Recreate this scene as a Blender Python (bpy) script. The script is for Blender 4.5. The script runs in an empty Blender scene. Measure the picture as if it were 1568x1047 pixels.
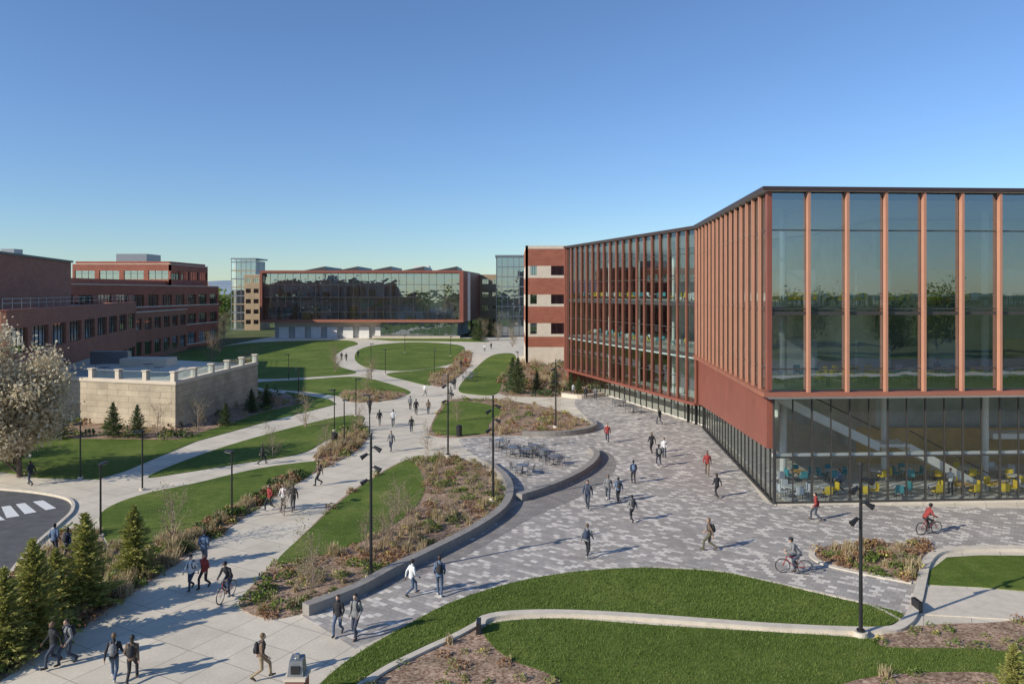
import bpy, bmesh, math, random
import numpy as np
from mathutils import Vector, Matrix
random.seed(7)
rng = np.random.default_rng(7)
scene = bpy.context.scene
COL = scene.collection

# ------------------------------------------------------------------ site survey
# ground positions (metres) worked out from bearings taken from a 14 m high station
F = 1154.0; H = 14.0; HZ = 447.0; CU = 784.0
def S(u, v):
    d = H * F / (v - HZ)
    return ((u - CU) * d / F, d)

# ------------------------------------------------------------------ materials
MATS = {}
def new_mat(name):
    m = bpy.data.materials.new(name); m.use_nodes = True
    nt = m.node_tree
    return m, nt, nt.nodes["Principled BSDF"]
def ramp(nt, stops, interp='LINEAR'):
    r = nt.nodes.new("ShaderNodeValToRGB"); cr = r.color_ramp; cr.interpolation = interp
    while len(cr.elements) < len(stops): cr.elements.new(0.5)
    for e, (p, c) in zip(cr.elements, stops):
        e.position = p; e.color = (c[0], c[1], c[2], 1)
    return r
def pos(nt, obj=False):
    if obj:
        return nt.nodes.new("ShaderNodeTexCoord").outputs["Object"]
    return nt.nodes.new("ShaderNodeNewGeometry").outputs["Position"]
def noise(nt, vec, scale, detail=4, rough=0.6):
    n = nt.nodes.new("ShaderNodeTexNoise"); n.inputs["Scale"].default_value = scale
    n.inputs["Detail"].default_value = detail; n.inputs["Roughness"].default_value = rough
    nt.links.new(vec, n.inputs["Vector"]); return n
def bump(nt, bsdf, height, strength, dist):
    b = nt.nodes.new("ShaderNodeBump"); b.inputs["Strength"].default_value = strength
    b.inputs["Distance"].default_value = dist
    nt.links.new(height, b.inputs["Height"]); nt.links.new(b.outputs[0], bsdf.inputs["Normal"])
def mixc(nt, fac, a, b, mode='MIX'):
    n = nt.nodes.new("ShaderNodeMix"); n.data_type = 'RGBA'; n.blend_type = mode
    for sock, val in ((n.inputs[0], fac), (n.inputs[6], a), (n.inputs[7], b)):
        if isinstance(val, bpy.types.NodeSocket): nt.links.new(val, sock)
        elif isinstance(val, (int, float)): sock.default_value = val
        else: sock.default_value = (val[0], val[1], val[2], 1)
    return n.outputs[2]
def simple(name, c, rough=0.6, amt=0.15, scale=3.0, metal=0.0, bmp=0.0, obj=False, bscale=40, spec=0.5):
    if name in MATS: return MATS[name]
    m, nt, b = new_mat(name)
    p = pos(nt, obj)
    n = noise(nt, p, scale, 5)
    lo = [x * (1 - amt) for x in c]; hi = [min(1, x * (1 + amt)) for x in c]
    r = ramp(nt, [(0.3, lo), (0.7, hi)])
    nt.links.new(n.outputs[0], r.inputs[0]); nt.links.new(r.outputs[0], b.inputs["Base Color"])
    b.inputs["Roughness"].default_value = rough; b.inputs["Metallic"].default_value = metal
    b.inputs["Specular IOR Level"].default_value = spec
    if bmp: bump(nt, b, noise(nt, p, bscale, 4).outputs[0], bmp, 0.02)
    MATS[name] = m; return m

def grass_mat(name, dark, mid, light):
    m, nt, b = new_mat(name); p = pos(nt)
    n1 = noise(nt, p, 0.16, 4); n2 = noise(nt, p, 1.3, 5, .7); n3 = noise(nt, p, 14, 6, .8)
    r1 = ramp(nt, [(0.36, dark), (0.5, mid), (0.64, light)])
    add = nt.nodes.new("ShaderNodeMath"); add.operation = 'MULTIPLY_ADD'
    nt.links.new(n2.outputs[0], add.inputs[0]); add.inputs[1].default_value = 0.45
    mul = nt.nodes.new("ShaderNodeMath"); mul.operation = 'MULTIPLY'; mul.inputs[1].default_value = 0.55
    nt.links.new(n1.outputs[0], mul.inputs[0]); nt.links.new(mul.outputs[0], add.inputs[2])
    nt.links.new(add.outputs[0], r1.inputs[0])
    r3 = ramp(nt, [(0.32, (.5, .5, .5)), (0.65, (1.4, 1.35, 1.2))])
    nt.links.new(n3.outputs[0], r3.inputs[0])
    c = mixc(nt, 1.0, r1.outputs[0], r3.outputs[0], 'MULTIPLY')
    nt.links.new(c, b.inputs["Base Color"]); b.inputs["Roughness"].default_value = 0.85
    b.inputs["Specular IOR Level"].default_value = 0.15
    bump(nt, b, n3.outputs[0], 0.8, 0.10)
    return m
GRASS = grass_mat("lawn_grass", (.078, .128, .022), (.12, .18, .034), (.20, .24, .06))
GRASSFAR = grass_mat("field_grass", (.075, .10, .04), (.11, .14, .055), (.15, .16, .075))

def mulch_mat():
    m, nt, b = new_mat("mulch"); p = pos(nt)
    v = nt.nodes.new("ShaderNodeTexVoronoi"); v.inputs["Scale"].default_value = 11
    nt.links.new(p, v.inputs["Vector"])
    n = noise(nt, p, 0.9, 5)
    r = ramp(nt, [(0.0, (.17, .10, .07)), (0.4, (.33, .215, .15)), (0.75, (.44, .31, .23)), (1, (.54, .41, .31))])
    sep = nt.nodes.new("ShaderNodeSeparateColor"); nt.links.new(v.outputs["Color"], sep.inputs[0])
    nt.links.new(sep.outputs[0], r.inputs[0])
    r2 = ramp(nt, [(0.35, (.6, .6, .52)), (0.65, (1.1, 1.05, 1.0))]); nt.links.new(n.outputs[0], r2.inputs[0])
    c = mixc(nt, 1.0, r.outputs[0], r2.outputs[0], 'MULTIPLY')
    nt.links.new(c, b.inputs["Base Color"]); b.inputs["Roughness"].default_value = 0.95
    bump(nt, b, sep.outputs[1], 0.7, 0.05)
    return m
MULCH = mulch_mat()

def brickpattern(name, c1, c2, mortar, bw, bh, ms, rot=0.0, stops=None, vertical=None, rough=.8, stain=.12, off=.5, bmpd=.01):
    m, nt, b = new_mat(name); p = pos(nt)
    mp = nt.nodes.new("ShaderNodeMapping"); mp.inputs["Rotation"].default_value = (0, 0, rot)
    if vertical:
        # brick coursing on upright walls: along-wall = x+y, height = z
        sx = nt.nodes.new("ShaderNodeSeparateXYZ"); nt.links.new(p, sx.inputs[0])
        a = nt.nodes.new("ShaderNodeMath"); a.operation = 'ADD'
        nt.links.new(sx.outputs[0], a.inputs[0]); nt.links.new(sx.outputs[1], a.inputs[1])
        cx = nt.nodes.new("ShaderNodeCombineXYZ"); nt.links.new(a.outputs[0], cx.inputs[0]); nt.links.new(sx.outputs[2], cx.inputs[1])
        nt.links.new(cx.outputs[0], mp.inputs[0])
    else:
        nt.links.new(p, mp.inputs[0])
    t = nt.nodes.new("ShaderNodeTexBrick")
    t.inputs["Scale"].default_value = 1.0; t.inputs["Brick Width"].default_value = bw; t.inputs["Row Height"].default_value = bh
    t.inputs["Mortar Size"].default_value = ms; t.offset = off
    nt.links.new(mp.outputs[0], t.inputs["Vector"])
    if stops:
        t.inputs["Color1"].default_value = (0, 0, 0, 1); t.inputs["Color2"].default_value = (1, 1, 1, 1)
        t.inputs["Mortar"].default_value = (0.5, .5, .5, 1)
        r = ramp(nt, stops, 'CONSTANT'); nt.links.new(t.outputs["Color"], r.inputs[0])
        c = mixc(nt, t.outputs["Fac"], r.outputs[0], mortar)
    else:
        t.inputs["Color1"].default_value = (*c1, 1); t.inputs["Color2"].default_value = (*c2, 1); t.inputs["Mortar"].default_value = (*mortar, 1)
        c = t.outputs["Color"]
    n = noise(nt, p, 0.35, 6, .65)
    r2 = ramp(nt, [(0.3, (1 - stain,) * 3), (0.7, (1 + stain,) * 3)]); nt.links.new(n.outputs[0], r2.inputs[0])
    c = mixc(nt, 1.0, c, r2.outputs[0], 'MULTIPLY')
    n5 = noise(nt, p, 9, 4, .7)
    r5 = ramp(nt, [(0.3, (.9,) * 3), (0.7, (1.08,) * 3)]); nt.links.new(n5.outputs[0], r5.inputs[0])
    c = mixc(nt, 1.0, c, r5.outputs[0], 'MULTIPLY')
    nt.links.new(c, b.inputs["Base Color"]); b.inputs["Roughness"].default_value = rough
    inv = nt.nodes.new("ShaderNodeMath"); inv.operation = 'SUBTRACT'; inv.inputs[0].default_value = 1
    nt.links.new(t.outputs["Fac"], inv.inputs[1]); bump(nt, b, inv.outputs[0], 0.5, bmpd)
    return m
CONC = brickpattern("walk_concrete", (.61, .54, .425), (.66, .585, .465), (.36, .31, .25), 1.8, 1.8, .018, .5, off=0.0, stain=.15)
PAVERS = brickpattern("plaza_pavers", None, None, (.25, .23, .205), .42, .30, .012, .62,
    stops=[(0, (.33, .30, .27)), (.30, (.375, .34, .305)), (.55, (.425, .385, .345)), (.70, (.60, .545, .48)), (.86, (.67, .615, .54))], stain=.13)
PAVERS_DARK = brickpattern("dark_pavers", None, None, (.15, .138, .125), .6, .3, .012, .2,
    stops=[(0, (.235, .215, .195)), (.4, (.265, .24, .22)), (.75, (.30, .27, .245))], stain=.1)
BRICK = brickpattern("red_brick", (.31, .095, .055), (.37, .12, .07), (.20, .10, .07), .9, .3, .02, vertical=True)
BRICK2 = brickpattern("brown_brick", (.28, .11, .065), (.33, .135, .08), (.2, .12, .09), .9, .3, .02, vertical=True)
TANBRICK = brickpattern("tan_brick", (.38, .27, .16), (.44, .32, .2), (.3, .23, .16), .9, .3, .03, vertical=True)
STONE = brickpattern("limestone_wall", (.40, .33, .235), (.48, .40, .285), (.24, .20, .15), 1.8, .62, .018, vertical=True, stain=.28)
ASPHALT = simple("asphalt", (.10, .10, .10), .85, .25, 1.2, bmp=.4)
WHITEPAINT = simple("road_paint", (.72, .72, .7), .7, .1, 6)
KERB = simple("kerb_concrete", (.60, .53, .43), .85, .12, 2, bmp=.2)
SEATCONC = simple("seat_wall_stone", (.28, .255, .225), .7, .15, 3, bmp=.2)
CREAM = simple("cream_stone", (.62, .53, .42), .8, .08, .8)
WHITE = simple("white_panel", (.74, .72, .67), .6, .05, 1)
DARKM = simple("dark_metal", (.03, .03, .032), .45, .1, 3, metal=.3)
GREYM = simple("grey_metal", (.28, .29, .30), .4, .1, 3, metal=.6)
MULLION = simple("mullion_metal", (.07, .065, .06), .45, .1, 3, metal=.3)
TERRA = simple("terracotta_metal", (.36, .14, .09), .42, .10, .6, metal=.1)
TERRAD = simple("terracotta_panel", (.26, .085, .058), .5, .12, .5, metal=.1)
TERRAL = simple("terracotta_fin_light", (.47, .225, .145), .4, .06, .8, metal=.05)
ROOF = simple("roof_membrane", (.45, .44, .42), .8, .15, .3)
ROOFD = simple("roof_edge", (.05, .03, .028), .5, .1, 1)
FLOORM = simple("interior_floor", (.66, .63, .57), .5, .1, 1)
CEIL = simple("interior_ceiling", (.85, .83, .78), .8, .05, 1)
INWALL = simple("interior_wall", (.64, .63, .57), .8, .25, .25)
INDARK = simple("interior_core_wall", (.50, .50, .46), .8, .35, .22)
INWARM = simple("interior_timber", (.66, .42, .16), .6, .2, .6)
YELLOW = simple("yellow_fabric", (.80, .58, .05), .8, .1, 2)
TEAL = simple("teal_fabric", (.08, .32, .35), .8, .1, 2)
WHITEP = simple("white_plastic", (.8, .8, .78), .4, .03, 2)
BARK = simple("bark", (.14, .105, .08), .9, .3, 8, bmp=.5)
TWIG = simple("twig", (.33, .25, .19), .9, .2, 8)

def glass(name, tint, refl, rough=0.0, wav=0.0, edge=.55):
    m = bpy.data.materials.new(name); m.use_nodes = True; nt = m.node_tree; nt.nodes.clear()
    out = nt.nodes.new("ShaderNodeOutputMaterial"); mix = nt.nodes.new("ShaderNodeMixShader")
    tr = nt.nodes.new("ShaderNodeBsdfTransparent"); gl = nt.nodes.new("ShaderNodeBsdfGlossy")
    tr.inputs[0].default_value = (*tint, 1); gl.inputs[0].default_value = (.86, .93, .97, 1); gl.inputs[1].default_value = rough
    lw = nt.nodes.new("ShaderNodeFresnel"); lw.inputs[0].default_value = 1.5
    ad = nt.nodes.new("ShaderNodeMath"); ad.operation = 'MULTIPLY_ADD'; ad.use_clamp = True
    ad.inputs[1].default_value = edge * 2; ad.inputs[2].default_value = refl
    nt.links.new(lw.outputs[0], ad.inputs[0]); nt.links.new(ad.outputs[0], mix.inputs[0])
    nt.links.new(tr.outputs[0], mix.inputs[1]); nt.links.new(gl.outputs[0], mix.inputs[2])
    if wav:
        p = pos(nt); n = noise(nt, p, .35, 2)
        b = nt.nodes.new("ShaderNodeBump"); b.inputs["Strength"].default_value = wav; b.inputs["Distance"].default_value = .05
        nt.links.new(n.outputs[0], b.inputs["Height"]); nt.links.new(b.outputs[0], gl.inputs["Normal"])
    nt.links.new(mix.outputs[0], out.inputs[0]); return m
GLASS_UP = glass("facade_glass", (.78, .87, .88), .27, wav=.12)
GLASS_SIDE = glass("side_facade_glass", (.74, .84, .86), .16, wav=.12, edge=.35)
GLASS_LO = glass("clear_glass", (.92, .96, .95), .01, wav=.08, edge=.3)
GLASS_FAR = glass("library_glass", (.88, .93, .93), .38, wav=.5)
GLASS_DK = glass("window_glass", (.5, .56, .6), .40, wav=.1)
GLASS_RAIL = glass("railing_glass", (.6, .75, .82), .15)

# leaf materials with per-leaf variation
def leafmat(name, stops, rough=.6, transl=.25):
    m, nt, b = new_mat(name)
    g = nt.nodes.new("ShaderNodeNewGeometry")
    n = noise(nt, g.outputs["Position"], 1.2, 2)
    a = nt.nodes.new("ShaderNodeMath"); a.operation = 'MULTIPLY_ADD'; a.inputs[1].default_value = .6
    mm = nt.nodes.new("ShaderNodeMath"); mm.operation = 'MULTIPLY'; mm.inputs[1].default_value = .5
    nt.links.new(n.outputs[0], mm.inputs[0])
    nt.links.new(g.outputs["Random Per Island"], a.inputs[0]); nt.links.new(mm.outputs[0], a.inputs[2])
    r = ramp(nt, stops); nt.links.new(a.outputs[0], r.inputs[0])
    nt.links.new(r.outputs[0], b.inputs["Base Color"]); b.inputs["Roughness"].default_value = rough
    b.inputs["Specular IOR Level"].default_value = .2
    t = nt.nodes.new("ShaderNodeBsdfTranslucent"); nt.links.new(r.outputs[0], t.inputs[0])
    mx = nt.nodes.new("ShaderNodeMixShader"); mx.inputs[0].default_value = transl
    out = nt.nodes["Material Output"]
    nt.links.new(b.outputs[0], mx.inputs[1]); nt.links.new(t.outputs[0], mx.inputs[2]); nt.links.new(mx.outputs[0], out.inputs[0])
    return m
LEAF_SPRUCE = leafmat("spruce_needles", [(0.1, (.20, .22, .05)), (.5, (.34, .35, .09)), (.9, (.50, .47, .17))], transl=.4)
LEAF_DARK = leafmat("dark_evergreen", [(0.1, (.04, .07, .028)), (.5, (.08, .12, .045)), (.9, (.14, .18, .07))])
LEAF_GREEN = leafmat("green_leaves", [(0.1, (.07, .11, .022)), (.5, (.14, .20, .04)), (.9, (.23, .28, .08))])
LEAF_LIME = leafmat("lime_leaves", [(0.1, (.14, .16, .05)), (.5, (.26, .27, .09)), (.9, (.38, .36, .15))])
LEAF_RUST = leafmat("rust_leaves", [(0.1, (.18, .095, .05)), (.5, (.30, .17, .09)), (.9, (.42, .27, .15))])
LEAF_STRAW = leafmat("straw_grass", [(0.1, (.30, .22, .12)), (.5, (.48, .38, .22)), (.9, (.62, .52, .33))])
BLOSSOM = leafmat("cream_blossom", [(0.1, (.42, .34, .21)), (.5, (.66, .56, .38)), (.9, (.82, .74, .56))], transl=.4)
FLOWERY = leafmat("yellow_flowers", [(0.1, (.5, .4, .06)), (.9, (.7, .62, .2))])
SPRING = leafmat("spring_buds", [(0.1, (.18, .13, .08)), (.5, (.28, .23, .12)), (.9, (.36, .32, .18))])
PLANTM = [LEAF_GREEN, LEAF_LIME, LEAF_RUST, LEAF_STRAW, LEAF_DARK, FLOWERY]

# ------------------------------------------------------------------ mesh builder
class MB:
    def __init__(s): s.v = []; s.f = []; s.m = []; s.mats = []
    def mi(s, mat):
        if mat not in s.mats: s.mats.append(mat)
        return s.mats.index(mat)
    def add(s, vs, fs, mat):
        o = len(s.v); s.v.extend([tuple(q) for q in vs]); i = s.mi(mat)
        for f in fs: s.f.append([k + o for k in f]); s.m.append(i)
    def hexa(s, p, mat):
        s.add(p, [(0, 3, 2, 1), (4, 5, 6, 7), (0, 1, 5, 4), (1, 2, 6, 5), (2, 3, 7, 6), (3, 0, 4, 7)], mat)
    def box(s, x0, x1, y0, y1, z0, z1, mat):
        s.hexa([(x0, y0, z0), (x1, y0, z0), (x1, y1, z0), (x0, y1, z0), (x0, y0, z1), (x1, y0, z1), (x1, y1, z1), (x0, y1, z1)], mat)
    def fbox(s, a, b, s0, s1, d0, d1, z0, z1, mat, z0b=None):
        L = math.hypot(b[0] - a[0], b[1] - a[1]); t = ((b[0] - a[0]) / L, (b[1] - a[1]) / L); n = (t[1], -t[0])
        def P(ss, d, z): return (a[0] + t[0] * ss + n[0] * d, a[1] + t[1] * ss + n[1] * d, z)
        zb = z0 if z0b is None else z0b
        s.hexa([P(s0, d1, z0), P(s1, d1, zb), P(s1, d0, zb), P(s0, d0, z0), P(s0, d1, z1), P(s1, d1, z1), P(s1, d0, z1), P(s0, d0, z1)], mat)
    def fquad(s, a, b, s0, s1, d, z0, z1, mat):
        L = math.hypot(b[0] - a[0], b[1] - a[1]); t = ((b[0] - a[0]) / L, (b[1] - a[1]) / L); n = (t[1], -t[0])
        def P(ss, z): return (a[0] + t[0] * ss + n[0] * d, a[1] + t[1] * ss + n[1] * d, z)
        s.add([P(s0, z0), P(s1, z0), P(s1, z1), P(s0, z1)], [(0, 1, 2, 3)], mat)
    def cyl(s, p0, p1, r0, r1, mat, n=8, cap=True):
        p0 = Vector(p0); p1 = Vector(p1); d = p1 - p0
        if d.length < 1e-6: return
        d.normalize(); a = d.orthogonal().normalized(); b = d.cross(a)
        vs = []
        for p, r in ((p0, r0), (p1, r1)):
            for i in range(n):
                t = 2 * math.pi * i / n; vs.append(p + a * (math.cos(t) * r) + b * (math.sin(t) * r))
        fs = [(i, (i + 1) % n, n + (i + 1) % n, n + i) for i in range(n)]
        if cap: fs += [tuple(range(n - 1, -1, -1)), tuple(range(n, 2 * n))]
        s.add(vs, fs, mat)
    def ell(s, c, r, mat, nu=10, nv=7):
        vs = [(c[0], c[1], c[2] - r[2])]
        for j in range(1, nv):
            ph = -math.pi / 2 + math.pi * j / nv
            for i in range(nu):
                th = 2 * math.pi * i / nu
                vs.append((c[0] + r[0] * math.cos(ph) * math.cos(th), c[1] + r[1] * math.cos(ph) * math.sin(th), c[2] + r[2] * math.sin(ph)))
        vs.append((c[0], c[1], c[2] + r[2])); fs = []
        for i in range(nu): fs.append((0, 1 + (i + 1) % nu, 1 + i))
        for j in range(nv - 2):
            for i in range(nu):
                a = 1 + j * nu + i; b2 = 1 + j * nu + (i + 1) % nu
                fs.append((a, b2, b2 + nu, a + nu))
        T = len(vs) - 1; o = 1 + (nv - 2) * nu
        for i in range(nu): fs.append((o + i, o + (i + 1) % nu, T))
        s.add(vs, fs, mat)
    def prism(s, poly, z0, z1, top, side=None):
        n = len(poly); area = sum(poly[i][0] * poly[(i + 1) % n][1] - poly[(i + 1) % n][0] * poly[i][1] for i in range(n))
        if area < 0: poly = poly[::-1]
        vs = [(p[0], p[1], z0) for p in poly] + [(p[0], p[1], z1) for p in poly]
        s.add(vs, [tuple(range(n - 1, -1, -1)), tuple(range(n, 2 * n))], top)
        o = len(s.v) - 2 * n; i2 = s.mi(side or top)
        for i in range(n):
            j = (i + 1) % n; s.f.append([o + i, o + j, o + n + j, o + n + i]); s.m.append(i2)
    def mesh(s, name, smooth=False):
        me = bpy.data.meshes.new(name); me.from_pydata(s.v, [], s.f)
        for m in s.mats: me.materials.append(m)
        me.polygons.foreach_set("material_index", s.m)
        if smooth: me.polygons.foreach_set("use_smooth", [True] * len(s.f))
        me.update(); return me
    def obj(s, name, parent=None, smooth=False):
        o = bpy.data.objects.new(name, s.mesh(name, smooth)); COL.objects.link(o)
        if parent: o.parent = parent
        return o
def empty(name, loc=(0, 0, 0), rot=0, scale=1):
    e = bpy.data.objects.new(name, None); COL.objects.link(e); e.location = loc; e.rotation_euler = (0, 0, rot)
    e.scale = (scale,) * 3; e.empty_display_size = .3; return e
def inst(name, parts, loc, rot=0, scale=1):
    e = empty(name, loc, rot, scale)
    for pn, me in parts:
        o = bpy.data.objects.new(pn, me); COL.objects.link(o); o.parent = e
    return e

def catmull(pts, closed=True, n=6):
    out = []; N = len(pts); rngi = range(N) if closed else range(N - 1)
    for i in rngi:
        if closed: p0, p1, p2, p3 = pts[i - 1], pts[i], pts[(i + 1) % N], pts[(i + 2) % N]
        else: p0, p1, p2, p3 = pts[max(i - 1, 0)], pts[i], pts[i + 1], pts[min(i + 2, N - 1)]
        for k in range(n):
            t = k / n; q = []
            for a in (0, 1):
                q.append(.5 * (2 * p1[a] + (p2[a] - p0[a]) * t + (2 * p0[a] - 5 * p1[a] + 4 * p2[a] - p3[a]) * t * t + (3 * p1[a] - p0[a] - 3 * p2[a] + p3[a]) * t ** 3))
            out.append(tuple(q))
    if not closed: out.append(tuple(pts[-1]))
    return out
def area_obj(name, uv, z, mat, smooth=True, side=None):
    pts = [S(*p) for p in uv]
    if smooth: pts = catmull(pts)
    mb = MB(); mb.prism(pts, -0.05, z, mat, side); mb.obj(name); return pts
def ribbon(name, pts, w, z0, z1, mat, smooth=True, top=None):
    if smooth: pts = catmull(pts, False)
    L = []; R = []; N = len(pts)
    for i in range(N):
        a = pts[max(i - 1, 0)]; b = pts[min(i + 1, N - 1)]; dx, dy = b[0] - a[0], b[1] - a[1]; l = math.hypot(dx, dy) or 1
        nx, ny = -dy / l * w / 2, dx / l * w / 2; L.append((pts[i][0] + nx, pts[i][1] + ny)); R.append((pts[i][0] - nx, pts[i][1] - ny))
    mb = MB()
    for i in range(N - 1):
        mb_v = [(*R[i], z0), (*R[i + 1], z0), (*L[i + 1], z0), (*L[i], z0), (*R[i], z1), (*R[i + 1], z1), (*L[i + 1], z1), (*L[i], z1)]
        fs = [(4, 5, 6, 7), (0, 1, 5, 4), (2, 3, 7, 6)]
        if i == 0: fs.append((3, 0, 4, 7))
        if i == N - 2: fs.append((1, 2, 6, 5))
        mb.add(mb_v, fs, mat)
    return mb.obj(name)
def offset_poly(poly, d):
    n = len(poly); area = sum(poly[i][0] * poly[(i + 1) % n][1] - poly[(i + 1) % n][0] * poly[i][1] for i in range(n))
    sg = 1 if area > 0 else -1; out = []
    for i in range(n):
        p0, p1, p2 = Vector(poly[i - 1]), Vector(poly[i]), Vector(poly[(i + 1) % n])
        e1 = (p1 - p0).normalized(); e2 = (p2 - p1).normalized()
        n1 = Vector((-e1.y, e1.x)) * sg; n2 = Vector((-e2.y, e2.x)) * sg
        b = (n1 + n2).normalized(); k = d / max(.3, b.dot(n1)); out.append(tuple(p1 + b * k))
    return out
def inpoly(p, poly):
    x, y = p; c = False; n = len(poly); j = n - 1
    for i in range(n):
        xi, yi = poly[i]; xj, yj = poly[j]
        if (yi > y) != (yj > y) and x < (xj - xi) * (y - yi) / (yj - yi) + xi: c = not c
        j = i
    return c
def scatter(poly, n, avoid=()):
    xs = [p[0] for p in poly]; ys = [p[1] for p in poly]; out = []; tries = 0
    while len(out) < n and tries < n * 40:
        tries += 1
        p = (random.uniform(min(xs), max(xs)), random.uniform(min(ys), max(ys)))
        if inpoly(p, poly) and not any(inpoly(p, a) for a in avoid): out.append(p)
    return out

# ------------------------------------------------------------------ bulk leaf quads
def quads_mesh(name, V, mi, mats):
    V = np.asarray(V, dtype=np.float32).reshape(-1, 3); n = len(V) // 4
    me = bpy.data.meshes.new(name); me.vertices.add(4 * n); me.vertices.foreach_set("co", V.ravel())
    me.loops.add(4 * n); me.loops.foreach_set("vertex_index", np.arange(4 * n, dtype=np.int32))
    me.polygons.add(n); me.polygons.foreach_set("loop_start", np.arange(0, 4 * n, 4, dtype=np.int32))
    try: me.polygons.foreach_set("loop_total", np.full(n, 4, dtype=np.int32))
    except Exception: pass
    for m in mats: me.materials.append(m)
    me.polygons.foreach_set("material_index", np.asarray(mi, dtype=np.int32))
    me.update(); me.validate(); return me
def unit(n):
    a = rng.normal(size=(n, 3)); return a / np.linalg.norm(a, axis=1, keepdims=True)
def leafq(C, size, el=1.6):
    n = len(C); d1 = unit(n); d2 = np.cross(d1, unit(n)); d2 /= np.linalg.norm(d2, axis=1, keepdims=True) + 1e-9
    s = (size * rng.uniform(.6, 1.3, n))[:, None]
    a = d1 * s * el * .5; b = d2 * s * .5
    return np.stack([C - a, C - b, C + a, C + b], 1)
def bladeq(C, h, spread, w):
    n = len(C); th = rng.uniform(0, 2 * np.pi, n); k = rng.uniform(0, spread, n)
    d = np.stack([np.cos(th) * k, np.sin(th) * k, np.ones(n)], 1) * (h * rng.uniform(.6, 1.1, n))[:, None]
    s = np.stack([-np.sin(th), np.cos(th), np.zeros(n)], 1) * w
    return np.stack([C - s, C + s, C + d + s * .2, C + d - s * .2], 1)
def clump(c, r, h, n, kind):
    # kind: index into PLANTM
    if kind == 3:
        C = np.array(c) + np.stack([rng.normal(0, r * .25, n), rng.normal(0, r * .25, n), np.zeros(n)], 1)
        return bladeq(C, h, .7, .02)
    d = unit(n); d[:, 2] = np.abs(d[:, 2]); rr = rng.uniform(.45, 1, n)[:, None] ** .5
    lump = 1 + .25 * np.sin(d[:, :1] * 5 + c[0]) * np.cos(d[:, 1:2] * 4 + c[1])
    C = np.array(c) + d * rr * lump * np.array([r, r, h])
    return leafq(C, max(.05, r * .22))
def planting(name, poly, n, weights, rr=(.25, .6), leaves=70, avoid=(), z=.05, hs=.8):
    V = []; M = []
    pts = scatter(poly, n, avoid)
    for (x, y) in pts:
        # drifts of same species
        f = (math.sin(x * .33 + y * .21) + math.cos(y * .41 - x * .17)) * .25 + .5
        q = (f + random.uniform(-.25, .25)) % 1.0
        cum = 0; k = 0
        for i, w in enumerate(weights):
            cum += w
            if q <= cum: k = i; break
        r = random.uniform(*rr); nl = int(leaves * random.uniform(.6, 1.2))
        qv = clump((x, y, z), r, r * hs * random.uniform(.7, 1.3) * (1.5 if k == 3 else 1), nl, k)
        V.append(qv); M.append(np.full(len(qv), k))
        if random.random() < .10:
            qv = clump((x, y, z + r * hs * .6), r * .8, r * .3, 14, 5) * 1.0
            V.append(qv); M.append(np.full(len(qv), 5))
    me = quads_mesh(name, np.concatenate(V), np.concatenate(M), PLANTM)
    o = bpy.data.objects.new(name, me); COL.objects.link(o); return o

# ------------------------------------------------------------------ trees
def branchy(h, r, levels, spread, seed, clear=.25, mat=BARK, nb=5, taper=.55):
    R = random.Random(seed); mb = MB(); tips = []
    def grow(p, d, L, rad, lev):
        segs = 4 if lev == 0 else 3; q = Vector(p); dd = Vector(d)
        for i in range(segs):
            dd = (dd + Vector((R.uniform(-1, 1), R.uniform(-1, 1), R.uniform(-.2, .6))) * (.06 if lev == 0 else .18)).normalized()
            q2 = q + dd * (L / segs); r0 = rad * (1 - .6 * i / segs); r1 = rad * (1 - .6 * (i + 1) / segs)
            mb.cyl(q, q2, r0, r1, mat, 6 if lev < 2 else 3, False)
            if lev < levels:
                k = nb if lev == 0 else 3
                if not (lev == 0 and (i + 1) / segs < clear):
                    for j in range(k if lev == 0 else R.choice((1, 2))):
                        a = R.uniform(0, 6.283); o = dd.orthogonal().normalized(); o = Matrix.Rotation(a, 3, dd) @ o
                        nd = (dd * R.uniform(.5, 1.0) + o * spread).normalized()
                        grow(q.lerp(q2, R.random()), nd, L * R.uniform(.4, .62), r1 * taper, lev + 1)
            q = q2
            if lev >= levels - 1: tips.append(tuple(q))
        tips.append(tuple(q))
    grow((0, 0, -.1), (0, 0, 1), h * .72, r, 0)
    return mb, tips
def tree_parts(name, h, r, levels, spread, seed, leaf, nleaf, lsize, jitter, nb=5, clear=.25, mat=BARK, taper=.55):
    mb, tips = branchy(h, r, levels, spread, seed, clear, mat, nb, taper)
    parts = [("trunk", mb.mesh(name + "_trunk", True))]
    if leaf:
        T = np.array(tips); idx = rng.integers(0, len(T), nleaf)
        C = T[idx] + rng.normal(0, jitter, (nleaf, 3)); C = C[C[:, 2] > h * .15]
        parts.append(("foliage", quads_mesh(name + "_foliage", leafq(C, lsize), np.zeros(len(C)), [leaf])))
    return parts
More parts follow.
